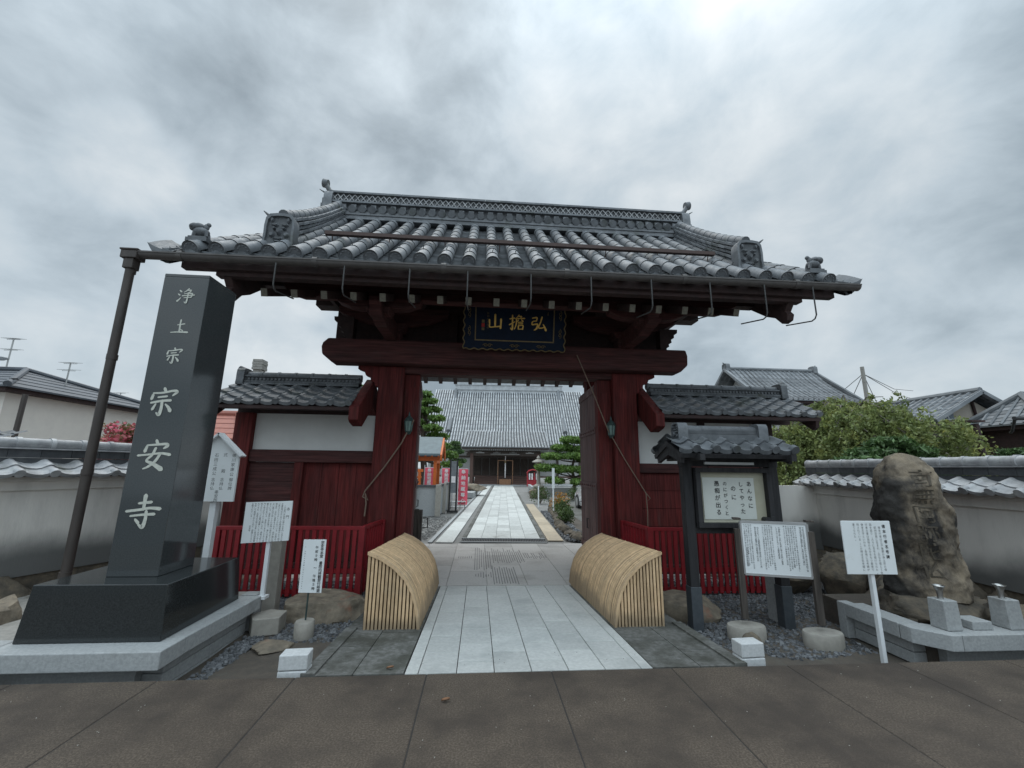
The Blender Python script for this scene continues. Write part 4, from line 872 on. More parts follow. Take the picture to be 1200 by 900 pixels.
T = thing('name_pillar', 'tall polished black granite pillar with large carved characters on a black plinth', 'stone pillar', (-3.0, 4.35, .152))
o = MB(); x0, x1, y0, y1 = -3.59, -2.50, 3.83, 4.93; z0, z1 = .154, .575; b = .03
v = [(x0, y0, z0), (x1, y0, z0), (x1, y1, z0), (x0, y1, z0), (x0+b, y0+b, z1), (x1-b, y0+b, z1), (x1-b, y1-b, z1), (x0+b, y1-b, z1)]
o.add(v, [(3, 2, 1, 0), (4, 5, 6, 7), (0, 1, 5, 4), (1, 2, 6, 5), (2, 3, 7, 6), (3, 0, 4, 7)]); o.build('plinth', 'black_granite_base', T, bevel=.006)
o = MB(); o.bx(-3.215, -2.785, 4.10, 4.565, .5755, 3.40); o.prism([(-3.215, 4.10), (-2.785, 4.10), (-2.785, 4.565), (-3.215, 4.565)], 'z', 3.40, 3.435); pil = o.build('shaft', 'black_granite', T, bevel=.005)
ux = Vector((1, 0, 0)); uz = Vector((0, 0, 1)); o = MB()
for ch, (px_, py_), sz in ((JO, (218, 347), .165), (TSU, (211, 383), .16), (SO, (203.5, 417), .165), (SO, (190.5, 471), .275), (AN, (180.5, 534), .285), (JI, (167.5, 600), .29)):
    c = at(px_, py_, Y=4.099); brush(o, ch, (c.x, 4.0985, c.z), ux, uz, sz, 0)
o.build('lettering', 'incised', T)
# ================================================================ boundary walls
def bwall(a, b, h0, label, seed):
    a = Vector((*a, 0)); b = Vector((*b, 0)); d = (b-a).normalized(); L_ = (b-a).length; n_ = Vector((-d.y, d.x, 0))
    T = thing('boundary_wall', label, 'wall', tuple((a+b)/2 + Vector((0, 0, G)))); hz = h0
    def P(s_, t, z): q = a + d*s_ + n_*t; return (q.x, q.y, z)
    def blk(o, t0, t1, z0, z1, s0=0, s1=None): s1 = L_ if s1 is None else s1; o.add([P(s0, t0, z0), P(s1, t0, z0), P(s1, t1, z0), P(s0, t1, z0), P(s0, t0, z1), P(s1, t0, z1), P(s1, t1, z1), P(s0, t1, z1)], [(3, 2, 1, 0), (4, 5, 6, 7), (0, 1, 5, 4), (1, 2, 6, 5), (2, 3, 7, 6), (3, 0, 4, 7)])
    o = MB(); blk(o, -.14, .14, .28, hz-.40); blk(o, -.175, .175, hz-.60, hz-.50); blk(o, -.21, .21, hz-.50, hz-.405); s_ = 0; o.build('plaster', 'wall_plaster', T, bevel=.004)
    o = MB(); nw = int(L_/.272)
    for sg in (-1, 1):
        uv = (n_*-sg*.30 + Vector((0, 0, .155))).normalized(); org = (a if sg < 0 else b) + n_*(sg*.335)
        uxx = d if sg < 0 else -d
        pant(o, (org.x, org.y, hz-.43), uxx, uv, nw, 2, L_/nw, .15, .022, first=.045)
    o.build('tile_roof', 'tile_pale', T, smooth=True, ang=50)
    o = MB(); v = [P(0, -.33, hz-.445), P(L_, -.33, hz-.445), P(L_, 0, hz-.26), P(0, 0, hz-.26), P(0, .33, hz-.445), P(L_, .33, hz-.445)]; o.add(v, [(0, 1, 2, 3), (3, 2, 5, 4), (0, 4, 5, 1)]); o.build('roof_bed', 'dark_wood', T)
    o = MB(); blk(o, -.065, .065, hz-.34, hz-.235); s_ = 0
    while s_ < L_: blk(o, -.075, .075, hz-.23, hz-.13, s_, min(L_, s_+.27)); s_ += .275
    rb = o.build('ridge_board', 'tile_dark', T); o = MB(); round_ridge(o, P(0, 0, hz-.07), P(L_, 0, hz-.07), .068, .28); blk(o, -.10, .10, hz-.135, hz-.118); o.build('ridge_cap', 'tile_pale', T, smooth=True)
    # rubble footing
    r_ = random.Random(seed); s_ = 0
    while s_ < L_:
        w_ = r_.uniform(.35, .7); hh = r_.uniform(.32, .56); o = MB(); c = Vector(P(s_+w_/2, r_.uniform(-.26, -.16), G+hh*.42)); sd = r_.uniform(0, 99)
        rock(o, c, (w_*.56, .22, hh*.62), sd, d); o.build('footing_stone', 'rock_dark', T, smooth=True, ang=60); s_ += w_*.93
    o = MB(); blk(o, -.12, .15, G, .285); o.build('footing', 'rock_dark', T)
    return T
def rock(mb, c, r, seed, d=Vector((1, 0, 0)), sharp=.35, flat=None, n=18):
    c = Vector(c); d = Vector((d[0], d[1], 0)).normalized(); e = Vector((-d.y, d.x, 0)); off = Vector((seed*3.1, seed*1.7, seed))
    rr_ = random.Random(seed); PL = []
    for _ in range(17):   # split faces: the stone is cut by random planes
        w_ = Vector((rr_.gauss(0, 1), rr_.gauss(0, 1), rr_.gauss(0, .8))).normalized(); PL.append((w_, rr_.uniform(.74, 1.0)))
    def P(a, b):
        th = a*2*pi; ph = b*pi; u = Vector((cos(th)*sin(ph), sin(th)*sin(ph), -cos(ph)))
        q = u; k = min([1.22] + [h_/u.dot(w_) for w_, h_ in PL if u.dot(w_) > .15])
        k *= 1 + .3*sharp*mnoise.noise(u*1.3+off) + .05*mnoise.noise(u*4.7+off)+.025*mnoise.noise(u*11+off)
        z = q.z*k*r[2]
        if flat is not None: z = min(z, flat*r[2] + .02*mnoise.noise(u*4+off))
        return c + d*(q.x*k*r[0]) + e*(q.y*k*r[1]) + Vector((0, 0, z))
    mb.grid(P, n*2, n)
bwall((-5.93, 3.9), (-4.42, 7.35), 1.83, 'tile-capped plaster boundary wall behind the black pillar, left of the gate', 5)
bwall((6.28, 7.5), (5.95, 2.6), 1.765, 'tile-capped plaster boundary wall behind the tall inscribed rock, right of the gate', 9)
T = thing('boundary_wall', 'short grey plaster wall piece between the left boundary wall and the gate wing', 'wall', (-4.2, 7.3, G)); o = MB(); o.bx(-4.45, -4.03, 7.24, 7.40, G, 1.2); o.build('plaster', 'wall_plaster', T)
T = thing('boundary_wall', 'short grey plaster wall piece between the right boundary wall and the gate wing', 'wall', (5.8, 7.3, G)); o = MB(); o.bx(5.31, 6.25, 7.24, 7.40, G, 1.3); o.build('plaster', 'wall_plaster', T)
# ================================================================ signs
def column_text(o, cols, x_right, z_top, y, size, pitch, dx, ux=(1, 0, 0), org=None, jit=0):
    for i, t in enumerate(cols):
        write(o, t, (x_right - dx*i, y, z_top), ux, (0, 0, 1), size, pitch)
# pointed notice post
X = at(252, 560, Y=5.15).x; T = thing('pointed_sign', 'white house-shaped sign board on a white post, partly behind the black pillar', 'sign', (X, 5.17, .1))
cx0, cx1 = at(227, 560, Y=5.15).x-.02, at(275, 560, Y=5.15).x+.015; zb, ze, zp = 1.13, 1.70, 1.91; cm = (cx0+cx1)/2
o = MB(); o.prism([(cx0, zb), (cx1, zb), (cx1, ze), (cm, zp-.02), (cx0, ze)], 'y', 5.15, 5.18); bd = o.build('board', 'white_board', T)
o = MB()
for s_ in (-1, 1): o.beam((cm-s_*.004, 5.16, zp), (cm+s_*(.285), 5.16, ze-.055), .11, .022)
o.build('sign_roof', 'white_paint', T)
o = MB(); o.bx(X-.035, X+.035, 5.185, 5.255, .1, 1.6); o.build('post', 'white_paint', T, bevel=.004)
o = MB()
for i, (t, z, pz_) in enumerate((('徳川家康公', 1.655, .054), ('式　　殿', 1.66, .062), ('石田三成公', 1.655, .052), ('宗安寺', 1.655, .15), ('本尊', 1.655, .15))): write(o, t, (cx1-.055-.098*i, 5.1495, z), (1, 0, 0), (0, 0, 1), .046, pz_)
for i, (t, z) in enumerate((('御位牌', 1.375), ('念持仏', 1.375), ('念持仏', 1.375), ('位牌', 1.375))): write(o, t, (cx1-.055-.098*i, 5.1495, z), (1, 0, 0), (0, 0, 1), .044, .048)
write(o, '奉安所', (cx1-.055-.098*1.4, 5.1495, 1.235), (1, 0, 0), (0, 0, 1), .046, .045)
o.build('lettering', 'ink', T)
# red gate notice
Y = 5.06; X0_, X1_ = at(287, 615, Y=Y).x-.015, at(340, 612, Y=Y).x+.005; T = thing('text_sign', 'white sign covered in small columns of text on a white post, left of the gate', 'sign', ((X0_+X1_)/2, Y, .15), radians(-4))
def lb(o, a, b, z0, z1): o.box(((a+b)/2, Y, (z0+z1)/2), (b-a, .014, z1-z0))
cxm = (X0_+X1_)/2; o = MB(); o.prism([(X0_, .69), (X1_, .72), (X1_, 1.15), (X0_, 1.13)], 'y', Y-.008, Y+.008); sb = o.build('board', 'white_board', T); sb.data.update()
o = MB(); o.box((cxm+.03, Y+.035, .56), (.042, .042, .86)); o.build('post', 'white_paint', T, bevel=.003)
o = MB(); o.box((cxm+.03, Y+.035, .125), (.10, .10, .03)); o.build('post_foot', 'white_paint', T)
txt = ['　この赤門は佐和山城の大手門と伝えられ', 'る薬医門形式の門で彦根城築城のおり城下', 'に移されたものといわれている。正面は二', '間五尺、左右に袖塀をそなえ、柱や扉には', '太い欅の材が用いられ往時の姿をよくとど', 'めている。屋根は本瓦葺で、棟には鬼瓦と', '獅子口をあげる。朱塗りであることから赤', '門と呼ばれて人々に親しまれ、彦根の町に', '残るただ一つの城門遺構として大切に守ら', 'れてきた。本堂は元禄十五年に長浜城御殿', 'を移して再建されたと伝え、庭園とともに', '公開されている。　　　宗安寺']
o = MB()
for i, t in enumerate(txt): write(o, t, (X1_-.075-.0325*i, Y-.0085, 1.115), (1, 0, 0), (0, 0, 1), .0225, .0222)
write(o, '赤門', (X1_-.038, Y-.0085, 1.06), (1, 0, 0), (0, 0, 1), .038, .085); o.build('lettering', 'ink', T)
# visiting hours sign
Y = 4.84; a = at(353.5, 664, Y=Y).x-.005; b = at(379, 664, Y=Y).x+.005; T = thing('hours_sign', 'small narrow white sign with visiting hours on a thin rod in a round concrete foot', 'sign', ((a+b)/2, Y, G))
o = MB(); o.prism([(a, .235), (b, .23), (b, .765), (a, .765)], 'y', Y-.005, Y+.005); o.build('board', 'white_board', T); o = MB(); o.tube([((a+b)/2-.02, Y+.012, G+.1), ((a+b)/2-.02, Y+.012, .7)], .009, 8); o.build('rod', 'verdigris', T)
o = MB(); o.lathe([(.095, 0), (.098, .01), (.098, .15), (.088, .165)], ((a+b)/2-.02, Y, G), 24); o.build('concrete_foot', 'beige_stone', T, smooth=True)
o = MB(); write(o, '宗安寺本堂　書院内拝観受付時間', (b-.034, Y-.0055, .735), (1, 0, 0), (0, 0, 1), .037, .0345, .012); write(o, '午前９時　～　午後５時', (b-.088, Y-.0055, .685), (1, 0, 0), (0, 0, 1), .034, .041, .006); write(o, '※　法要のため拝観できない日があります', (a+.028, Y-.0055, .69), (1, 0, 0), (0, 0, 1), .014, .023); o.build('lettering', 'ink', T)
# square stone posts
def stonepost(x, y, w, h, label, mt, letters=None):
    T = thing('stone_post', label, 'stone post', (x, y, G)); o = MB(); o.box((x, y, G+h/2), (w, w*.9, h)); o.build('shaft', mt, T, bevel=.008)
    if letters: o = MB(); write(o, letters, (x, y-w*.45-.001, G+h-.12), (1, 0, 0), (0, 0, 1), .10, .15); o.build('lettering', 'ink', T)
stonepost(-2.47, 5.62, .155, .98, 'square beige stone post behind the white text sign, left of the gate', 'beige_stone')
stonepost(3.66, 5.10, .19, .60, 'short grey granite post with carved characters under the white information board', 'granite', '赤門')
o = MB(); o.prism([(-2.30, 4.86), (-2.06, 4.93), (-2.08, 5.16), (-2.28, 5.20), (-2.42, 5.05)], 'z', G, G+.17); tag(o.build('beige_stone_block', 'beige_stone', None, bevel=.01, base=(-2.2, 5.0, G)), 'cut beige stone block on the gravel beside the platform corner', 'stone block')
# little pale kerb blocks standing in pairs
for i, (x, y, lab) in enumerate(((-1.37, 3.66, 'left'), (2.33, 3.70, 'right'))):
    for k in range(2):
        z0 = -.09+.113*k; T = MB(); T.box((x, y, z0+.055), (.21, .13 if k else .135, .108), rz=.06 if k else .03); q = T.build('kerb_block', 'granite_pale', None, bevel=.008, base=(x, y, z0+.001))
        tag(q, ('upper' if k else 'lower') + ' of two pale concrete blocks stacked at the %s edge of the entrance' % lab, 'block', 'pale blocks at the entrance edge')
    o = MB(); o.box((x, y, -.146), (.24, .17, .106)); tag(o.build('kerb_block', 'old_concrete', None, base=(x, y, G+.001)), 'dark concrete block buried under the pale block pair on the %s' % lab, 'block', 'dark blocks under the pale pairs')
# notice board with tiled roof
T = thing('notice_board', 'black roofed notice board with a glazed case holding a handwritten verse', 'notice board', (2.98, 4.9, G)); Y = 4.88
for x in (2.49, 3.57):
    o = MB(); o.bx(x-.055, x+.055, Y-.055, Y+.055, G+.45, 1.85); p = o.build('post', 'black_wood', T, bevel=.006); o = MB(); o.bx(x-.063, x+.063, Y-.063, Y+.063, G, G+.455); o.build('post_foot', 'foot_metal', p, bevel=.004)
o = MB(); o.bx(2.42, 3.64, Y-.05, Y+.05, 1.60, 1.72); o.bx(2.545, 3.515, Y-.04, Y+.04, .83, .90); o.build('cross_rail', 'black_wood', T, bevel=.004)
o = MB(); fx0, fx1, fz0, fz1 = 2.56, 3.50, .90, 1.585; yb_ = Y-.06
for a, b, c, d in ((fx0, fx1, fz0, fz0+.055), (fx0, fx1, fz1-.055, fz1), (fx0, fx0+.06, fz0+.055, fz1-.055), (fx1-.06, fx1, fz0+.055, fz1-.055)): o.bx(a, b, yb_-.05, yb_+.07, c, d)
o.build('case_frame', 'black_wood', T, bevel=.004)
o = MB(); o.bx(fx0+.06, fx1-.06, yb_+.02, yb_+.04, fz0+.055, fz1-.055); o.build('case_back', 'paper_old', T)
o = MB(); o.bx(fx0+.105, fx1-.19, yb_+.012, yb_+.017, fz0+.09, fz1-.115); pp = o.build('paper', 'paper', T); o = MB(); yy = yb_+.0105; xr = fx1-.255
for i, (t, z, s_, p_) in enumerate((('あんなに', 1.40, .064, .084), ('してやった', 1.395, .062, .078), ('のに', 1.345, .068, .10), ('のにがつくと', 1.40, .052, .068), ('愚痴が出る', 1.40, .068, .082))): write(o, t, (xr-.101*i, yy, z), (1, 0, 0), (0, 0, 1), s_, p_, .012)
o.build('lettering', 'ink', pp)
o = MB(); o.bx(2.70, 3.32, Y-.075, Y-.045, 1.622, 1.652); o.build('lamp_tube', 'white_paint', T)
o = MB(); o.tube([(fx1-.10, yb_-.065, fz0+.085), (fx1-.10, yb_+.02, fz0+.085)], .038, 12); o.box((fx1-.05, yb_-.06, fz0+.11), (.05, .02, .05)); o.build('lock', 'iron_dark', T)
zR, zE, dY = 1.935, 1.765, .36; o = MB(); uv = Vector((0, dY, zR-zE)).normalized(); rx0_, rx1_ = 2.25, 3.67; nw = 6; pt = (rx1_-rx0_)/nw
pant(o, (rx0_, Y-dY, zE), (1, 0, 0), uv, nw, 2, pt, .205, .03); uv2 = Vector((0, -dY, zR-zE)).normalized(); pant(o, (rx1_, Y+dY, zE), (-1, 0, 0), uv2, nw, 2, pt, .205, .03)
rf = o.build('roof', 'tile', T, smooth=True, ang=50); o = MB(); o.prism([(Y-dY, zE-.03), (Y, zR-.03), (Y+dY, zE-.03), (Y+dY-.02, zE-.075), (Y, zR-.10), (Y-dY+.02, zE-.075)], 'x', rx0_+.02, rx1_-.02)
for x in (2.31, 3.61): o.prism([(Y-dY+.03, zE-.05), (Y, zR-.06), (Y+dY-.03, zE-.05), (Y+dY-.06, zE-.13), (Y, zR-.20), (Y-dY+.06, zE-.13)], 'x', x-.02, x+.02)
o.bx(2.3, 3.7, Y-.3, Y-.24, 1.70, 1.76); o.build('roof_deck', 'black_wood', rf)
for x in (2.49, 3.57): o = MB(); o.beam((x, Y-.42, 1.70), (x, Y+.42, 1.70), .06, .07); o.build('bracket', 'black_wood', T)
o = MB(); o.bx(rx0_+.22, rx1_-.22, Y-.075, Y+.075, zR-.03, zR+.05); o.bx(rx0_+.22, rx1_-.22, Y-.065, Y+.065, zR+.054, zR+.085); round_ridge(o, (rx0_+.2, Y, zR+.10), (rx1_-.2, Y, zR+.10), .06, .27, False); o.build('ridge', 'tile', rf, smooth=True)
for s_, x in ((-1, rx0_+.2), (1, rx1_-.2)): o = MB(); oni(o, (x, Y, zR-.06), (s_, 0, 0), .20, .25, .06); o.build('ridge_end_tile', 'tile', rf, smooth=True)
# white information board on two timber legs
pA, pB = Vector((2.90, 4.60, 0)), Vector((3.58, 4.38, 0)); dd_ = (pB-pA); T = thing('information_board', 'wide white information board in a frame on two timber legs with oval concrete feet', 'sign', tuple((pA+pB)/2+Vector((0, 0, G)))); dn = dd_.normalized(); nrm = Vector((dn.y, -dn.x, 0))
for p in (pA, pB):
    o = MB(); o.box((p.x, p.y, (G+.1+1.02)/2), (.062, .062, .92), rz=atan2(dn.y, dn.x)); o.box((p.x, p.y, 1.028), (.078, .075, .02), rz=atan2(dn.y, dn.x)); o.build('leg', 'old_wood', T, bevel=.004)
    o = MB(); v = []
    for z, k in ((0, .98), (.02, 1.0), (.125, 1.0), (.14, .95)): v.append([(p.x+.205*k*cos(2*pi*j/28), p.y+.13*k*sin(2*pi*j/28), G+z) for j in range(28)])
    vv = sum(v, []); o.add(vv, [(i*28+j, i*28+(j+1) % 28, (i+1)*28+(j+1) % 28, (i+1)*28+j) for i in range(3) for j in range(28)] + [tuple(range(28))[::-1], tuple(range(84, 112))]); o.build('concrete_foot', 'beige_stone', T, smooth=True)
def onb(a, z, t=0): q = pA + dn*a + nrm*t; return (q.x, q.y, z)
Lb = dd_.length; o = MB(); bz0, bz1 = .455, 1.0; a0, a1 = .035, Lb-.035
o.add([onb(a, z, t) for t in (.0, .028) for a, z in ((a0, bz0), (a1, bz0), (a1, bz1), (a0, bz1))], [(3, 2, 1, 0), (4, 5, 6, 7), (0, 1, 5, 4), (1, 2, 6, 5), (2, 3, 7, 6), (3, 0, 4, 7)]); o.build('board', 'white_board', T)
o = MB()
for s0, s1 in (((a0, bz0), (a1, bz0)), ((a0, bz1), (a1, bz1)), ((a0, bz0), (a0, bz1)), ((a1, bz0), (a1, bz1))): o.beam(onb(s0[0], s0[1], .018), onb(s1[0], s1[1], .018), .03, .024)
o.build('board_frame', 'aluminium', T); o = MB()
src = '彦根城下町の宗安寺は井伊家ゆかりの浄土宗の寺院で本堂は長浜城の御殿を移し赤門は佐和山城の大手門を移築したものと伝えられている朝鮮通信使の宿泊所ともなり高官の肖像画や庭園が残る'
def dense(x_r, ncol, z_t, nch, size, pitch, dx, k0):
    for i in range(ncol):
        t = ''.join(src[(k0+i*nch+j) % len(src)] for j in range(nch-(i*7) % 4)); c = onb(x_r-dx*i, z_t, .0295); write(o, t, c, dn, (0, 0, 1), size, pitch)
dense(Lb-.075, 2, .955, 22, .022, .0205, .026, 3); dense(Lb-.15, 6, .965, 25, .017, .0185, .0215, 11); dense(Lb-.305, 2, .95, 20, .020, .0195, .026, 30); dense(Lb-.38, 5, .965, 25, .017, .0185, .0215, 41)
dense(Lb-.515, 2, .94, 21, .021, .020, .026, 55); dense(Lb-.585, 4, .965, 25, .017, .0185, .0215, 70); dense(.075, 1, .72, 9, .022, .022, .02, 0)
o.build('lettering', 'ink_soft', T)
# white sign in front of the inscribed rock
Y = 3.93; a = at(990, 640, Y=Y).x-.012; b = at(1045, 640, Y=Y).x+.012; T = thing('rock_sign', 'plain white sign with columns of text on a slanting white post before the inscribed rock', 'sign', ((a+b)/2, Y, G))
o = MB(); o.prism([(a, .598), (b, .592), (b, 1.085), (a, 1.085)], 'y', Y-.006, Y+.006); o.build('board', 'white_board', T, bevel=.003); cx_ = (a+b)/2+.0; o = MB(); o.box((cx_+.01, Y+.028, (G+1.0)/2), (.038, .038, 1.2-.0)); o.build('post', 'white_paint', T, bevel=.003)
o = MB(); write(o, '徳本行者名号碑', (b-.075, Y-.0065, 1.035), (1, 0, 0), (0, 0, 1), .036, .047, .012)
for i, t in enumerate(['　徳本行者は江戸後期の浄土宗の僧', '　紀州日高に生まれ、念仏を唱えて全', '国を巡り、人々に名号を授けられた。', '行者の書は独特の丸みをもつ書体で', '徳本文字といわれ、各地に名号碑が', '残されている。この碑は文化年間に', '建てられた。']): write(o, t, (b-.122-.044*i, Y-.0065, 1.05), (1, 0, 0), (0, 0, 1), .0255, .0275)
o.build('lettering', 'ink', T)
# ================================================================ rocks by the fences
def rockthing(c, r, seed, label, mt='rock', d=(1, 0, 0), flat=None, sharp=.35, n=20):
    o = MB(); rock(o, c, r, seed, d, sharp, flat, n); return tag(o.build('rock', mt, None, smooth=True, ang=35, base=(c[0], c[1], G)), label, 'rock')
rockthing((-1.78, 5.52, G+.05), (.56, .36, .24), 4.3, 'large flat-topped brown rock on the gravel beside the left bamboo guard', d=(1, -.1, 0), flat=.62, n=30)
rockthing((2.62, 5.42, G+.04), (.44, .30, .25), 8.1, 'flat-topped brown rock on the gravel beside the right bamboo guard', d=(1, -.25, 0), flat=.62, n=30)
rockthing((-4.45, 4.5, G+.25), (.26, .24, .26), 2.2, 'rounded mossy brown rock at the foot of the left boundary wall')
rockthing((5.25, 5.9, G+.30), (.34, .3, .28), 6.6, 'angular tan rock piled against the right boundary wall', 'rock_dark')
rockthing((4.75, 6.2, G+.22), (.30, .22, .25), 1.6, 'dark rock beside the right red fence end', 'rock_dark')
rockthing((5.35, 5.2, G+.16), (.40, .3, .24), 3.6, 'broad dark rock at the foot of the wall behind the granite post', 'rock_dark')
rockthing((2.72, 4.28, G+.03), (.10, .09, .13), 7.7, 'small pointed grey stone beside the entrance ramp', 'rock_dark')
rockthing((-1.98, 4.62, G-.0), (.2, .17, .05), 5.5, 'flat reddish paving stone on the soil before the hours sign', 'rock')
# ================================================================ inscribed rock on its platform
T = thing('stone_platform', 'low pale granite platform with a chamfered corner under the inscribed rock', 'platform', (5.2, 4.2, G)); o = MB()
curbrun(o, [(4.30, 3.79), (7.2, 3.79)], .26, .02, .152); curbrun(o, [(4.13, 4.56), (4.13, 3.97)], .22, .02, .1515, .8); o.prism([(4.02, 3.965), (4.02, 3.86), (4.19, 3.66), (4.295, 3.66), (4.295, 3.92), (4.24, 3.965)], 'z', .0205, .1525); o.build('rim_stone', 'granite', T, bevel=.006)
o = MB(); 
for k in range(2): z1 = .016-.108*k; curbrun(o, [(4.16, 4.55), (4.16, 3.93)], .13, z1-.10, z1, .7)
o.bx(4.02, 4.14, 4.56, 4.66, G, .15); o.bx(4.3, 7.2, 3.82, 3.9, G, .014); o.build('wall_stone', 'granite', T, bevel=.005)
o = MB(); o.bx(4.22, 5.8, 3.9, 5.1, G, .09); o.build('platform_fill', 'soil', T)
cX, cY = 4.72, 4.30; zb_ = .30
RS = Matrix.Rotation(radians(-28), 3, 'Z')
def hw(t):   # half width and centre offset of the stele by height 0..1
    K = [(0, .325, .01), (.12, .335, .01), (.3, .335, .01), (.5, .315, .01), (.58, .325, .01), (.7, .285, -.01), (.82, .265, -.02), (.91, .22, -.02), (.97, .15, -.02), (1.0, .05, -.02)]
    for (a, b, c), (d, e, f) in zip(K[:-1], K[1:]):
        if a <= t <= d: k = (t-a)/(d-a); return b+(e-b)*k, c+(f-c)*k
    return K[-1][1:]
def stele(th, t):
    w_, cx_ = hw(t); z = zb_ + 1.47*t; c, s_ = cos(th), sin(th); dp = .20*min(1, (1.02-t)*3.5)**.5
    x = math.copysign(abs(c)**.6, c)*w_; y = math.copysign(abs(s_)**.7, s_)*dp; p = Vector((x, y, z)); k = .045*mnoise.noise(p*2.6+Vector((3, 1, 8))) + .035*mnoise.noise(p*6) + .02*mnoise.noise(p*15) + .008*mnoise.noise(p*38)
    u = Vector((c, s_, 0)); return RS @ (Vector((cx_+x, y, z)) + u*k) + Vector((cX, cY, 0))
MTs = thing('inscribed_rock', 'tall dark-stained rock stele carved with flowing characters on a rock base', 'stone monument', (cX, cY, .15))
o = MB(); o.grid(lambda a, b: stele(a*2*pi, b), 120, 96); o.add([stele(2*pi*j/40, 1.0) for j in range(40)], [tuple(range(40))]); o.build('stele', 'stele', MTs, smooth=True, ang=60)
def front(p):   # project a carved stroke on the front face
    t = min(.98, max(.02, (p.z-zb_)/1.47)); w_, cx_ = hw(t); x = max(-.9*w_, min(.9*w_, p.x-cX-cx_)); c = math.copysign((abs(x)/w_)**(1/.6), x); th = -math.acos(c) if abs(c) < 1 else -pi/2
    q = stele(th, t); return q + RS @ Vector((0, -.004-.0002*random.random(), 0))
def loopy(seed):
    r_ = random.Random(seed); st = []
    for k in range(5):
        y0 = .88-.19*k; x0 = r_.uniform(.12, .3); st.append(([(x0, y0), (x0+.25, y0+r_.uniform(-.02, .1)), (x0+.55, y0+r_.uniform(-.05, .08)), (x0+.5, y0-.14), (x0+.15, y0-.2)], [.02, .035, .045, .04, .02]))
    st.append(([(.45, .98), (.5, .6), (.42, .1)], [.03, .045, .03])); st.append(([(.15, .3), (.3, .1), (.7, .06), (.9, .3)], [.02, .04, .045, .025])); return st
o = MB()
for i, ch in enumerate('南無阿弥陀仏'):   # slender flowing characters, chiselled
    gv, gf = glyph(ch)
    for q, (dx, dy) in enumerate(((0, 0), (.012, .008), (-.012, .006))): o.add([front(Vector((cX+.055-.006*i+(p[0]+dx)*.20+.012*sin(p[1]*5+i), cY, 1.50-.183*i+(p[1]+dy)*.185))) for p in gv], gf)
o.build('carving', 'carving', MTs)
o = MB(); rock(o, (4.72, 4.27, .19), (.54, .33, .17), 3.9, (1, 0, 0), .3, .7, 28); o.build('rock_base', 'rock_dark', MTs, smooth=True, ang=40)
rockthing((5.35, 4.05, .16), (.22, .2, .12), 5.1, 'dark rock lying right of the inscribed rock base', 'rock_dark')
for i, (px_, lab) in enumerate(((1108.5, 'left'), (1181, 'right'))):
    x = at(px_, 715, Y=3.80).x; T = thing('flower_stand', '%s of the two square granite stands with a metal flower tube before the rock' % lab, 'flower stand', (x, 3.82, .154), 0, 'granite flower stands')
    o = MB(); o.box((x, 3.82, .155+.125), (.155, .15, .25), top=.93); o.build('stand', 'granite', T, bevel=.006); o = MB(); o.lathe([(.024, .0), (.020, .03), (.030, .10), (.048, .115), (.044, .118), (.02, .06)], (x-.01, 3.82, .405), 16); o.build('flower_tube', 'steel', T, smooth=True)
x = at(1146, 733, Y=3.80).x; o = MB(); o.bx(x-.10, x+.10, 3.76, 3.93, .154, .225); q = o.build('incense_block', 'granite', None, bevel=.006, base=(x, 3.84, .154)); tag(q, 'low granite incense block between the two flower stands', 'incense block')
# ================================================================ loose gravel
def gravel(name, poly, n, r0, r1, z, mt, seed):
    r_ = random.Random(seed); o = MB(); xs = [p[0] for p in poly]; ys = [p[1] for p in poly]; k = 0
    def inside(x, y):
        c = False; j = len(poly)-1
        for i in range(len(poly)):
            if (poly[i][1] > y) != (poly[j][1] > y) and x < (poly[j][0]-poly[i][0])*(y-poly[i][1])/(poly[j][1]-poly[i][1])+poly[i][0]: c = not c
            j = i
        return c
    while k < n:
        x = r_.uniform(min(xs), max(xs)); y = r_.uniform(min(ys), max(ys))
        if not inside(x, y): continue
        k += 1; r = r_.uniform(r0, r1); a = r_.uniform(0, 6); c = Vector((x, y, z+r*.35+r_.uniform(0, r*.7))); R = Matrix.Rotation(a, 3, 'Z') @ Matrix.Rotation(r_.uniform(-.6, .6), 3, 'X')
        v = [c + R @ Vector((sx*r*r_.uniform(.7, 1.2), sy*r*r_.uniform(.5, 1), sz*r*r_.uniform(.4, .75))) for sx, sy, sz in ((-1, -1, -1), (1, -1, -1), (1, 1, -1), (-1, 1, -1), (-.7, -.6, 1), (.8, -.7, 1), (.6, .7, 1), (-.7, .6, 1))]
        o.add(v, [(4, 5, 6, 7), (0, 1, 5, 4), (1, 2, 6, 5), (2, 3, 7, 6), (3, 0, 4, 7)])
    return tag(o.build(name, mt), kind='stuff')
gravel('gravel', [(-2.3, 5.2), (-2.05, 4.75), (-1.32, 4.72), (-1.32, 7.0), (-3.6, 7.0), (-3.6, 5.5)], 6500, .010, .024, G-.015, 'gravel', 1)
gravel('gravel', [(2.26, 4.72), (2.6, 4.3), (3.1, 4.1), (4.0, 4.2), (4.0, 4.8), (5.9, 5.2), (6.0, 7.0), (2.26, 7.0)], 9000, .010, .024, G-.015, 'gravel', 2)
gravel('gravel', [(-2.36, 3.9), (-2.2, 3.9), (-2.15, 4.9), (-2.36, 4.9)], 350, .010, .022, G-.01, 'gravel', 4)
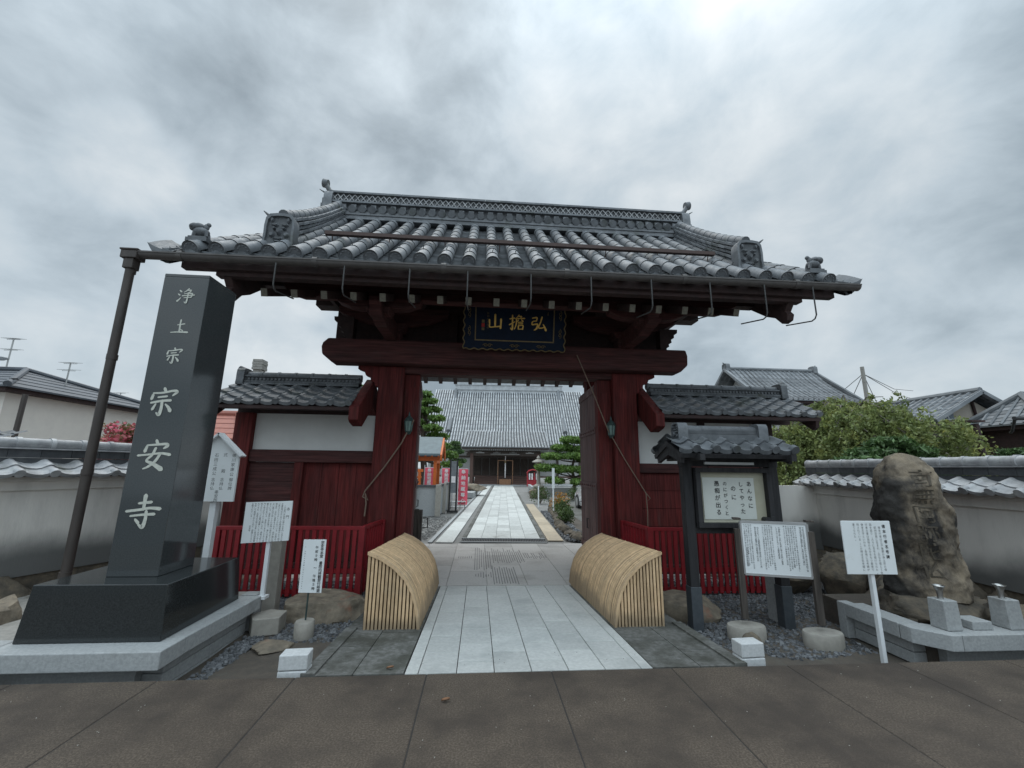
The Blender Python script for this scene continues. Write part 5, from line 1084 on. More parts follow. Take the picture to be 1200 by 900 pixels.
# dead leaves
for i, (px_, py_, lab) in enumerate(((457, 784, 'small brown dead leaf on the side ramp left of the white path'), (522, 822, 'small curled brown dead leaf on the sidewalk before the entrance'))):
    z = .004 if py_ > 790 else -.005; p = at(px_, py_, Z=z); o = MB(); o.grid(lambda a, b: (p.x+.055*(a-.5), p.y+.03*(b-.5)*sin(pi*(.08+.84*a)), z+.003+.022*abs(b-.5)+.008*a), 6, 4); tag(o.build('dead_leaf', 'dead_leaf', None, base=tuple(p)), lab, 'leaf')
gravel('grit', [(-4.2, .9), (5.2, .9), (5.2, 3.5), (-4.2, 3.5)], 200, .0015, .0036, .0, 'beige_stone', 21)
gravel('grit', [(-.5, 3.6), (1.4, 3.6), (1.4, 3.9), (-.5, 3.9)], 25, .0015, .003, -.01, 'soil', 22)
# ================================================================ courtyard seen through the gate
def Cb(o, u0_, u1, v0, v1, z0, z1):
    P = [C(u0_, v0, z0), C(u1, v0, z0), C(u1, v1, z0), C(u0_, v1, z0), C(u0_, v0, z1), C(u1, v0, z1), C(u1, v1, z1), C(u0_, v1, z1)]
    return o.add(P, [(3, 2, 1, 0), (4, 5, 6, 7), (0, 1, 5, 4), (1, 2, 6, 5), (2, 3, 7, 6), (3, 0, 4, 7)])
def Cp(o, poly, ax, a, b):
    """prism in courtyard coordinates; ax 'v': poly (u,z); ax 'u': poly (v,z)"""
    n = len(poly); P = [C(p[0], a, p[1]) if ax == 'v' else C(a, p[0], p[1]) for p in poly] + [C(p[0], b, p[1]) if ax == 'v' else C(b, p[0], p[1]) for p in poly]
    return o.add(P, [tuple(range(n))[::-1], tuple(range(n, 2*n))] + [(i, (i+1) % n, n+(i+1) % n, n+i) for i in range(n)])
# ---- main hall
V0 = 33.5; HALL = thing('main_hall', 'large temple hall with a steep grey tiled roof seen through the gate', 'temple hall', tuple(C(0, V0+4, G)), -HA)
def hroof(u0_, u1, v0, z0, v1, z1, sag, pitch, r=.085):
    """round-tiled slope between two eaves lines"""
    o = MB(); q = MB(); n = 14
    def zz(t): return z0+(z1-z0)*t - sag*4*t*(1-t)*.5
    for i in range(n):
        t0, t1 = i/n, (i+1)/n; lt = .02
        o.add([C(u0_, v0+(v1-v0)*t0, zz(t0)+lt), C(u1, v0+(v1-v0)*t0, zz(t0)+lt), C(u1, v0+(v1-v0)*t1, zz(t1)), C(u0_, v0+(v1-v0)*t1, zz(t1)), C(u0_, v0+(v1-v0)*t0, zz(t0)-.06), C(u1, v0+(v1-v0)*t0, zz(t0)-.06)], [(0, 1, 2, 3), (4, 5, 1, 0)])
    k = int((u1-u0_)/pitch); 
    for j in range(k+1):
        u = u0_+(u1-u0_)*j/k
        for i in range(n): t0, t1 = i/n, (i+1)/n; a = C(u, v0+(v1-v0)*t0, zz(t0)+.04); b = C(u, v0+(v1-v0)*t1, zz(t1)+.02); q.tube([a, b], [r*1.06, r], 6, i == 0)
    return o, q
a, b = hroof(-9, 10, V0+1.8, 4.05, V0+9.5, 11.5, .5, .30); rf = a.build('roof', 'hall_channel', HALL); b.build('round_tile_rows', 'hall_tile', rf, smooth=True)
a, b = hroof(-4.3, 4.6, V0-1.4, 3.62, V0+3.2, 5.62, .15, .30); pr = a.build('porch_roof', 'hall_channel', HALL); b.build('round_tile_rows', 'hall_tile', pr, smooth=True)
o = MB(); Cb(o, -6.5, 7.5, V0+9.2, V0+9.9, 11.2, 12.8); Cb(o, -6.6, 7.6, V0+9.1, V0+10, 11.55, 11.62); Cb(o, -6.6, 7.6, V0+9.1, V0+10, 12.2, 12.26); o.build('roof_ridge', 'hall_tile', HALL)
for u in (-6.4, 7.0):
    o = MB(); P = [C(u, V0+3.3, 5.6), C(u, V0+6, 7.6), C(u, V0+8, 9.5), C(u, V0+9.4, 11.6)]; o.tube(P, .26, 8)
    o.build('descending_ridge', 'tile_light', HALL, smooth=True)
o = MB(); Cb(o, -9, 10, V0+1.9, V0+2.2, 3.80, 3.98); Cb(o, -4.3, 4.6, V0-1.32, V0-1.15, 3.42, 3.58); Cb(o, -4.2, 4.5, V0-1.2, V0+2.2, 3.44, 3.50); o.build('eave_board', 'hall_wood', HALL)
o = MB()
for i in range(46): u = -4.2+8.7*i/45; Cb(o, u-.03, u+.03, V0-1.28, V0+.5, 3.32, 3.42)
o.build('rafters', 'grey_wall', HALL)
for u in (-3.35, 3.55): o = MB(); Cb(o, u-.16, u+.16, V0-.6, V0-.28, G, 3.0); o.build('porch_pillar', 'hall_red', HALL)
o = MB(); Cb(o, -3.9, 4.1, V0-.58, V0-.3, 2.78, 3.02); Cb(o, -3.6, 3.8, V0-.55, V0-.32, 3.20, 3.30)
for u in (-3.35, -1.6, .1, 1.8, 3.55): Cb(o, u-.45, u+.45, V0-.62, V0-.28, 3.03, 3.12); Cb(o, u-.7, u+.7, V0-.62, V0-.28, 3.13, 3.2)
o.build('porch_beam', 'hall_wood', HALL); o = MB()
for u in (-2.4, 2.6):
    Cb(o, u-.8, u+.8, V0-.60, V0-.57, 3.03, 3.18)
Cb(o, -1.4, 1.6, V0-.62, V0-.6, 2.92, 2.97); o.build('painted_frieze', 'grey_wall', HALL)
o = MB(); Cb(o, -8.5, 9.5, V0+3.0, V0+3.2, G+.9, 3.9); o.build('wall', 'grey_wall', HALL)
o = MB()
for i in range(8): u = -3.3+.86*i; Cb(o, u, u+.80, V0+2.9, V0+2.98, .75, 2.62)
for i in range(8):
    for k in range(9): u = -3.3+.86*i+.05+.088*k; Cb(o, u, u+.02, V0+2.87, V0+2.90, 1.2, 2.55)
o.build('lattice_door', 'hall_wood', HALL); o = MB()
for u in (-8, -6, -3.4, 3.7, 6, 8.5): Cb(o, u-.12, u+.12, V0+2.85, V0+3.05, G, 3.9)
Cb(o, -8.5, 9.5, V0+2.88, V0+3.0, 2.64, 2.86); o.build('hall_post', 'hall_wood', HALL)
for k in range(4): o = MB(); Cb(o, -3.1, 3.4, V0+.2+.42*k, V0+2.9, G+.005+.22*k, G+.215+.22*k); o.build('step', 'hall_red', HALL)
o = MB(); Cb(o, -8, 9, V0+1.9, V0+2.9, G+.75, G+.92); o.build('veranda', 'hall_red', HALL)
o = MB(); Cb(o, -6.5, -3.15, V0-1.0, V0+3, G-.02, G+.10); Cb(o, 3.45, 8, V0-1.0, V0+3, G-.02, G+.10); Cb(o, -3.15, 3.45, V0-1, V0+.15, G-.02, G+.06); o.build('stone_plinth', 'granite', HALL)
# things at the hall front
T = thing('bell_rope', 'white bell rope hanging over the offering box in front of the main hall', 'rope', tuple(C(.15, V0+.05, .4))); o = MB(); o.tube([C(.15, V0+.05, 2.95), C(.15, V0+.04, 1.6), C(.15, V0+.05, .55)], [.04, .06, .05], 8); o.build('rope', 'banner_white', T, smooth=True); o = MB(); o.tube([C(.15, V0+.05, 2.3), C(.15, V0+.05, 2.05)], [.08, .10], 8); o.build('bell', 'gold_dim', T)
T = thing('railing_stand', 'slim brown wooden rail frame standing on either side of the bell rope', 'frame', tuple(C(.15, V0, G))); o = MB()
for u in (-.62, .92): Cb(o, u-.04, u+.04, V0-.02, V0+.06, G+.06, 2.35)
Cb(o, -.62, .92, V0, V0+.05, 2.28, 2.35); o.build('frame', 'saisen', T)
T = thing('offering_box', 'brown wooden offering box on the steps of the main hall', 'box', tuple(C(.15, V0-.2, G))); o = MB(); Cb(o, -.45, .75, V0-.55, V0-.1, G+.07, .42); o.build('box', 'saisen', T); o = MB()
for i in range(8): u = -.42+.15*i; Cb(o, u, u+.06, V0-.53, V0-.12, .42, .45)
o.build('slats', 'hall_wood', T)
T = thing('incense_shelter', 'small red arched stand with white papers right of the hall steps', 'stand', tuple(C(2.9, V0-2, G))); o = MB()
for u in (2.35, 3.05, 3.45): Cb(o, u-.05, u+.05, V0-2.1, V0-2.0, G, 1.15)
o.tube([C(2.3, V0-2.05, 1.1), C(2.5, V0-2.05, 1.32), C(2.9, V0-2.05, 1.42), C(3.3, V0-2.05, 1.32), C(3.5, V0-2.05, 1.1)], .07, 8); Cb(o, 2.35, 3.45, V0-2.0, V0-1.96, G+.05, .7); o.build('frame', 'incense_red', T); o = MB()
for u in (2.5, 2.75, 3.2): Cb(o, u, u+.14, V0-2.12, V0-2.1, .45, 1.05)
o.build('papers', 'banner_white', T)
# stone lantern
lc = at(631, 568, Z=G+.62); lc = at(631, 560, Y=25.5); lc.z = G; T = thing('stone_lantern', 'tall weathered stone lantern on a mound before the right pine', 'stone lantern', tuple(lc)); o = MB(); lz = lc.z+.62
o.lathe([(.34, 0), (.34, .10), (.22, .16), (.13, .22), (.11, .62), (.14, .66), (.11, .70), (.11, 1.05), (.16, 1.10), (.26, 1.18), (.26, 1.24)], (lc.x, lc.y, lz), 12); o.build('shaft', 'beige_stone', T, smooth=True, ang=30)
o = MB()
for dx, dy in ((-.13, -.13), (.13, -.13), (.13, .13), (-.13, .13)): o.box((lc.x+dx, lc.y+dy, lz+1.37), (.06, .06, .26))
o.box((lc.x, lc.y, lz+1.26), (.34, .34, .04)); o.build('fire_box', 'beige_stone', T); o = MB(); o.lathe([(.40, 1.50), (.36, 1.56), (.16, 1.66), (.09, 1.70), (.12, 1.76), (.06, 1.86), (.01, 1.92)], (lc.x, lc.y, lz), 6); o.build('lantern_roof', 'beige_stone', T)
rockthing((lc.x, lc.y, G+.25), (.62, .5, .42), 12.2, 'rough stone mound carrying the stone lantern', 'rock', flat=.95)
# granite kerb box before the right pine and its garden
T = thing('granite_planter', 'low pale granite wall around the right pine in the courtyard', 'low wall', tuple(C(4.6, 17.5, G))); o = MB(); Cb(o, 1.85, 7.5, 17.0, 17.2, G, .35); Cb(o, 1.85, 2.05, 17.2, 22, G, .35); o.build('wall', 'granite', T)
def foliage_cloud(mb_c, c, r, n, hollow=.55):
    u = rng.normal(size=(n, 3)); u /= np.linalg.norm(u, axis=1)[:, None]; k = hollow + (1-hollow)*rng.random((n, 1))**.6
    k *= 1 + .22*np.sin(u[:, :1]*5+c[0]*3)*np.cos(u[:, 1:2]*4+c[1]*5)
    mb_c.append(np.array(c)[None] + u*k*np.array(r)[None])
def pine(x, y, z0, h, pads, label, mt, group=None, leaf=.11, dens=420, lean=0, s=1):
    T = thing('pine_tree', label, 'tree', (x, y, z0), 0, group); o = MB(); top = Vector((x+lean, y, z0+h*.93)); P = [Vector((x, y, z0)), Vector((x+lean*.2+.12*s, y, z0+h*.25)), Vector((x+lean*.5-.1*s, y, z0+h*.5)), Vector((x+lean*.8+.08*s, y, z0+h*.75)), top]
    o.tube(P, [h*.035, h*.03, h*.024, h*.017, h*.008], 9); Cs = []
    for dx, dy, dz, rr in pads:
        c = Vector((x+dx, y+dy, z0+dz)); j = min(3, int(dz/h*4*.9)); q = P[j].lerp(P[j+1], .4); o.tube([q, q.lerp(c, .5)+Vector((0, 0, -.08)), c+Vector((0, 0, -.05))], [h*.013, h*.009, h*.004], 6)
        nsub = 5
        for k in range(nsub): a = 2*pi*k/nsub+dz; foliage_cloud(Cs, (c.x+rr*.5*cos(a), c.y+rr*.5*sin(a), c.z+random.uniform(-.04, .1)*rr), (rr*.55, rr*.55, rr*.26), int(dens*rr*rr*.62)+30, .35)
    o.build('trunk', 'bark', T, smooth=True); P_ = np.concatenate(Cs); cards('crown', P_, None, leaf*.8, mt, T, 3.0, -.3)
    return T
def pp_(r_, h, n, spread, rr):
    out = []
    for i in range(n): t = .32+.68*i/(n-1); a = i*2.4+r_.uniform(-.4, .4); d = spread*(1.08-t)*r_.uniform(.7, 1.15); out.append((d*cos(a), d*sin(a), h*t*.97, rr*(1.25-.65*t)*r_.uniform(.8, 1.2)))
    return out
r_ = random.Random(3)
q = at(499, 572, Y=23); pine(q.x-.25, 23, G, 6.1, pp_(r_, 5.9, 21, 2.1, .66), 'tall layered pine left of the hall roof seen through the gate', 'leaf_pine_light', leaf=.12, dens=560)
q = at(540, 572, Y=34); pine(q.x-.5, 34, G, 4.0, pp_(r_, 3.8, 8, .8, .6), 'darker small layered pine between the left pine and the hall porch', 'leaf_pine', leaf=.12, dens=600)
q = at(664, 580, Y=25); pine(q.x+.35, 25.0, G, 3.6, [(0, 0, 3.45, .75), (-.55, .1, 3.0, .7), (.6, 0, 2.9, .75), (-1.15, 0, 2.45, .75), (1.1, .2, 2.35, .8), (0, -.3, 2.5, .7), (-1.5, 0, 1.75, .75), (-.5, -.3, 1.7, .7), (.8, -.2, 1.65, .8), (1.7, .1, 1.7, .7), (-1.1, -.2, 1.05, .6), (.5, -.4, 1.0, .7), (1.5, 0, 1.0, .7)], 'light green cloud-pruned pine right of the hall porch', 'leaf_pine_light', leaf=.10, dens=900, lean=.2)
# shrine enclosure on the left
T = thing('stone_enclosure', 'chest-high grey concrete slab wall around the small orange shrine', 'low wall', (-2.4, 16.6, G)); o = MB(); a = C(-2.07, 5.6); o = MB()
def Wl(o, p, q, z0, z1, th=.12): o.beam((p[0], p[1], (z0+z1)/2), (q[0], q[1], (z0+z1)/2), th, z1-z0)
wa, wb, wc = (-5.6, 16.05), (-1.52, 15.78), (-1.22, 19.6); Wl(o, wa, wb, G, .83); Wl(o, wb, wc, G, .83); o.build('slab', 'granite', T)
o = MB(); Wl(o, (wa[0], wa[1]-.02), (wb[0], wb[1]-.02), .831, .90, .17); Wl(o, wb, wc, .831, .90, .17); o.build('coping', 'tile_dark', T)
for p in ((-2.35, 15.75), (-1.45, 15.68), (-1.36, 16.9), (-1.27, 18.2), (-3.3, 15.83), (-4.3, 15.9)): o = MB(); o.box((p[0], p[1], .36), (.19, .19, 1.12)); o.build('post', 'beige_stone', T, bevel=.01)
o = MB(); o.add([(-5.6, 16, .5), (-1.5, 15.85, .5), (-1.25, 19.6, .5), (-5.6, 19.8, .5)], [(0, 1, 2, 3)]); o.build('fill', 'court_ground', T)
sx, sy = -2.6, 17.4; T = thing('orange_shrine', 'small orange wooden shrine with a blue-grey gabled roof left of the courtyard path', 'shrine', (sx, sy, .5))
o = MB(); ze_, zr_ = 2.05, 2.72; xr_ = -1.52; zz0 = [(sy-.95, ze_), (sy, zr_), (sy+.95, ze_), (sy+.95, ze_-.05), (sy, zr_-.06), (sy-.95, ze_-.05)]
# gable faces the path: ridge runs left-right
o.prism([(sy-.95, ze_+.02), (sy, zr_+.06), (sy+.95, ze_+.02), (sy+.95, ze_-.06), (sy, zr_-.05), (sy-.95, ze_-.06)], 'x', -5.0, xr_); rf = o.build('roof', 'copper_roof', T)
o = MB(); o.prism([(sy-.98, ze_-.02), (sy, zr_+.03), (sy+.98, ze_-.02), (sy+.95, ze_-.22), (sy, zr_-.20), (sy-.95, ze_-.22)], 'x', xr_+.001, xr_+.07); o.build('bargeboard', 'vermilion', T); o = MB()
for i in range(14): x = -4.9+.255*i; o.beam((x, sy-.93, ze_-.09), (x, sy-.1, zr_-.12), .06, .07)
o.bx(-4.9, xr_-.05, sy-.72, sy-.62, 1.80, 1.95); o.bx(-4.9, xr_-.05, sy+.62, sy+.72, 1.80, 1.95); o.bx(xr_-.25, xr_-.15, sy-.7, sy+.7, 1.70, 1.82); o.build('eave_beam', 'vermilion', T)
for x, y in ((xr_-.2, sy-.67), (xr_-.2, sy+.67), (-2.7, sy-.67), (-3.9, sy-.67)): o = MB(); o.bx(x-.06, x+.06, y-.06, y+.06, .5, 1.85); o.build('pillar', 'vermilion', T)
o = MB(); o.bx(-4.6, -3.0, sy-.2, sy+.5, .5, 1.7); o.build('inner_shrine', 'hall_wood', T); 
T = thing('torii_gate', 'bright orange torii post and beam at the left edge of the opening', 'torii', (-2.4, 16.6, .5)); o = MB()
for x in (-3.3, -2.28): o.tube([(x, 16.5, .5), (x, 16.5, 1.45)], .065, 12)
o.bx(-3.6, -2.15, 16.44, 16.56, 1.36, 1.47); o.bx(-3.4, -2.2, 16.46, 16.54, 1.12, 1.20); o.build('torii', 'vermilion', T)
# banners
fl0 = None
for i, (px_, Y_, z0, z1, lab) in enumerate(((503, 19.6, .42, 1.52, 'red and white vertical banner leftmost of the three, behind the orange shrine'), (523, 19.8, .40, 1.50, 'red and white vertical banner middle of the three, behind the orange shrine'), (543, 18.4, -.02, 1.48, 'red and white vertical banner rightmost of the three, on a stand by the path'))):
    q = at(px_, 560, Y=Y_); T = thing('banner', lab, 'banner', (q.x, Y_, G), 0, 'red and white banners by the shrine'); w_ = .20
    o = MB(); o.grid(lambda a, b: (q.x+w_*(2*a-1), Y_+.03*sin(a*7+b*5), z0+(z1-z0)*b), 6, 14); cl_ = o.build('cloth', 'banner', T, smooth=True)
    o = MB()
    for k in range(6): write(o, '奉納地蔵尊心'[k], (q.x, Y_-.045, z1-.12-(z1-z0)*.16*k), (1, 0, 0), (0, 0, 1), .19, .2, .03)
    o.build('lettering', 'banner_white', cl_)
    o = MB(); o.tube([(q.x-w_-.03, Y_+.03, G), (q.x-w_-.03, Y_+.03, z1+.12)], .014, 6); o.tube([(q.x-w_-.04, Y_+.03, z1+.01), (q.x+w_, Y_+.03, z1+.01)], .01, 6); o.build('pole', 'white_paint', T)
T = thing('banner_stand', 'low metal stand with bars holding the rightmost banner', 'stand', (-.8, 18.3, G)); o = MB()
for k in range(4): x = -1.15+.2*k; o.tube([(x, 18.3, G), (x, 18.3, .12)], .02, 6)
o.tube([(-1.2, 18.3, .12), (-.5, 18.3, .12)], .02, 6); o.tube([(-1.2, 18.3, -.1), (-.5, 18.3, -.1)], .02, 6); o.build('bars', 'steel', T)
T = thing('tall_notice', 'tall dark narrow notice stand beside the grey enclosure wall', 'notice board', (-.95, 17, G)); o = MB()
for x in (-1.13, -.86): o.bx(x-.03, x+.03, 16.97, 17.03, G, 1.85)
o.bx(-1.20, -.78, 16.9, 17.1, G, G+.08); o.build('frame', 'black_wood', T); o = MB(); o.bx(-1.10, -.89, 16.98, 17.02, .55, 1.8); o.build('panel', 'tile_light', T); o = MB(); o.bx(-1.08, -.92, 16.965, 16.978, .95, 1.2); o.build('papers', 'banner_white', T)
T = thing('stone_bench', 'heap of grey stone slabs beside the path before the hall', 'stones', tuple(C(-1.6, 17.5, G))); o = MB(); Cb(o, -2.6, -1.75, 14.5, 18.5, G, .12); o.build('slab', 'granite', T, bevel=.02)
rockthing(tuple(C(-2.1, 17, .28)), (.9, .9, .3), 15.2, 'rounded rocks piled on the stone slabs by the left path', 'rock')
# right garden strip
q1 = [(2.55, 10.6), (2.45, 12.5), (2.75, 14.5), (3.0, 16.8), (3.3, 19)]
k = 0
for (x0_, y0_), (x1_, y1_) in zip(q1[:-1], q1[1:]):
    n = int(Vector((x1_-x0_, y1_-y0_)).length/.33)
    for i in range(n):
        t = i/n; rockthing((x0_+(x1_-x0_)*t, y0_+(y1_-y0_)*t, G+.05), (.17, .14, .12), 20+k, 'dark rounded edging rock in the row right of the courtyard path', 'rock_dark', n=8)['group'] = 'edging rocks of the garden strip'; k += 1
struct('garden_soil', MB().add([(2.6, 10.6, G+.012), (4.4, 10.5, G+.012), (4.2, 14.2, G+.012), (4.0, 19, G+.012), (3.35, 19, G+.012), (2.8, 14.5, G+.012)], [(0, 1, 2, 3, 4, 5)]), 'soil')
struct('parking_apron', MB().add([(3.5, 14.3, G+.02), (12, 13.5, G+.02), (12, 24, G+.02), (4.0, 24, G+.02)], [(0, 1, 2, 3)]), 'old_concrete')
def gcloud(name, lo, hi, n, r0, r1, mt, seed, fn):
    r_ = random.Random(seed); poly = [fn(*lo), fn(hi[0], lo[1]), fn(*hi), fn(lo[0], hi[1])]; return gravel(name, [(p[0], p[1]) for p in poly], n, r0, r1, G-.006, mt, seed)
gcloud('gravel', (1.55, .4), (2.15, 7.5), 1600, .02, .045, 'gravel', 11, C)
gcloud('gravel', (-4.5, .4), (-1.85, 5.3), 1800, .012, .025, 'court_ground', 12, C)
def shrub(px_, py_, Y_, r, h, mt, label, n=900, leaf=.045, name='shrub'):
    q = at(px_, py_, Y=Y_); T = thing(name, label, 'shrub', (q.x, Y_, G)); Cs = []
    for k in range(6): a = k*1.05; foliage_cloud(Cs, (q.x+r*.4*cos(a), Y_+r*.4*sin(a), G+h*(.45+.15*(k % 3))), (r*.6, r*.6, h*.42), n//6, .5)
    cards('foliage', np.concatenate(Cs), None, leaf, mt, T, 1.6); o = MB()
    for k in range(5): a = k*1.26; o.tube([(q.x, Y_, G), (q.x+r*.5*cos(a), Y_+r*.5*sin(a), G+h*.7)], [.02, .008], 5)
    o.build('stems', 'bark', T)
shrub(656, 590, 16.5, .42, .75, 'leaf_orange', 'orange-leaved shrub in the garden strip behind the white marker')
shrub(659, 605, 15.2, .38, .60, 'leaf_shrub', 'round green shrub just in front of the orange shrub')
shrub(663, 612, 13.6, .30, .48, 'leaf_shrub', 'small green shrub nearest the gate in the right garden strip')
shrub(633, 582, 21.5, .62, .75, 'leaf_shrub', 'rounded green shrub in front of the granite wall, left of the lantern')
shrub(675, 585, 23, .6, .7, 'leaf_shrub', 'green shrub under the right pine at the edge of the gate leaf')
T = None
for px_, Y_, h, lab in ((648.5, 16.2, 1.75, 'tall thin white marker stake before the orange shrub'), (631, 19.5, .95, 'short white marker stake beside the rounded shrub')):
    q = at(px_, 600, Y=Y_); T = thing('marker_stake', lab, 'stake', (q.x, Y_, G)); o = MB(); o.bx(q.x-.025, q.x+.025, Y_-.02, Y_+.02, G, G+h); o.build('stake', 'white_paint', T)
    if h > 1.2: o = MB(); o.bx(q.x-.05, q.x+.05, Y_-.035, Y_-.02, G+h-.75, G+h+.02); o.build('plate', 'white_board', T)
# car behind the right door leaf
q = at(684, 600, Y=15.5); cx_ = q.x+1.42; T = thing('parked_car', 'white car parked behind the right gate leaf, only its rear corner showing', 'car', (cx_, 17.6, G))
o = MB(); W2 = .84
def cs_(y, hh, w_, z0): return [(cx_-w_, y, z0), (cx_-w_*1.0, y, z0+.35), (cx_-w_*.97, y, z0+hh*.55), (cx_-w_*.78, y, z0+hh), (cx_+w_*.78, y, z0+hh), (cx_+w_*.97, y, z0+hh*.55), (cx_+w_, y, z0+.35), (cx_+w_, y, z0)]
secs = [(15.55, .62, .74, .06), (15.62, .95, .80, .0), (16.0, 1.30, .84, -.02), (17.2, 1.36, .85, -.02), (18.2, 1.28, .85, -.02), (18.8, .85, .84, -.02), (19.6, .72, .80, 0), (19.8, .5, .72, .06)]
v = [p for s_ in secs for p in cs_(*s_)]; f = [(8*i+j, 8*i+(j+1) % 8, 8*i+8+(j+1) % 8, 8*i+8+j) for i in range(len(secs)-1) for j in range(8)] + [tuple(range(8)), tuple(range(8*len(secs)-8, 8*len(secs)))[::-1]]
o.add(v, f); o.build('body', 'car_white', T, smooth=True, bevel=.03)
for s_ in (-1, 1):
    o = MB(); o.box((cx_+s_*.70, 15.58, .52), (.16, .12, .22)); o.build('tail_lamp', 'car_light', T, bevel=.02)
    for y in (16.3, 18.9): o = MB(); o.tube([(cx_+s_*.68, y, G+.31), (cx_+s_*.87, y, G+.31)], .31, 20); wv = o.build('wheel', 'tyre', T); o = MB(); o.tube([(cx_+s_*.86, y, G+.31), (cx_+s_*.875, y, G+.31)], .19, 16); o.build('rim', 'aluminium', wv)
    o = MB(); o.box((cx_+s_*.815, 17.1, .83), (.05, 1.9, .30), ry=s_*-.3); o.build('side_window', 'window_glass', T)
o = MB(); o.box((cx_, 15.78, .86), (1.2, .04, .34), rx=-.62); o.build('rear_window', 'window_glass', T)
# ================================================================ background right
def trails(x, y, z0, h, R, label):
    T = thing('weeping_cherry', label, 'tree', (x, y, z0)); o = MB(); P = [Vector((x, y, z0)), Vector((x+.1, y, z0+h*.3)), Vector((x-.15, y+.1, z0+h*.55)), Vector((x+.1, y, z0+h*.85))]
    o.tube(P, [.26, .21, .16, .07], 10); Cs = []; r_ = random.Random(5)
    for k in range(110):
        a = r_.uniform(0, 2*pi); d = R*sqrt(r_.uniform(.02, 1)); top = h*(1.0-.33*(d/R)**1.6)*r_.uniform(.78, 1.02); tip = Vector((x+d*cos(a), y+d*.8*sin(a), z0+top)); s0 = P[2].lerp(P[3], r_.uniform(0, 1))
        mid = s0.lerp(tip, .55)+Vector((0, 0, h*.10)); o.tube([s0, mid, tip], [.05, .03, .012], 5)
        for j in range(7):
            aa = r_.uniform(0, 6.28); b = s0.lerp(tip, r_.uniform(.45, 1.05)); L_ = r_.uniform(.5, 2.3); b = b+Vector((.4*cos(aa), .4*sin(aa), r_.uniform(0, .25))); e = b+Vector((.45*cos(aa), .45*sin(aa), -L_)); n = int(85*L_)
            t = rng.random((n, 1)); A = np.array(b)[None]; B = np.array(e)[None]; Q = A+(B-A)*t; Q[:, 2:] += .25*np.sin(t*pi); Q += rng.normal(size=(n, 3))*(.05+.05*t); Cs.append(Q)
            if j < 1: o.tube([b, b.lerp(e, .5)+Vector((0, 0, .25)), e], [.012, .008, .004], 4)
    o.build('trunk', 'bark_pale', T, smooth=True); cards('crown', np.concatenate(Cs), None, .07, 'leaf_cherry', T, 1.9, .6); return T
q = at(1010, 540, Y=14.5); trails(q.x+.45, 15.2, G, 4.85, 3.65, 'large yellow-green weeping cherry behind the right boundary wall')
q = at(1035, 545, Y=11.5); pine(q.x, 11.2, G, 2.75, [(0, 0, 2.6, .55), (-.5, .1, 2.3, .6), (.5, 0, 2.35, .65), (-1.0, 0, 2.0, .65), (.95, .1, 2.05, .65), (0, -.2, 2.05, .6), (-1.4, 0, 1.75, .6), (-.5, -.2, 1.7, .65), (.4, -.2, 1.7, .65), (1.3, 0, 1.75, .6), (-.9, 0, 1.4, .6), (.8, 0, 1.4, .6)], 'broad dark green pine directly behind the wall in front of the cherry', 'leaf_pine', leaf=.075, dens=1500)
q = at(1190, 540, Y=9.5); pine(q.x+.25, 9.6, G, 2.35, [(0, 0, 2.3, .34), (-.3, 0, 2.12, .32), (.3, 0, 2.1, .36), (-.15, -.1, 1.95, .4), (.4, 0, 1.9, .35), (-.45, 0, 1.84, .32)], 'small layered pine at the far right behind the wall', 'leaf_pine', leaf=.055, dens=2200)
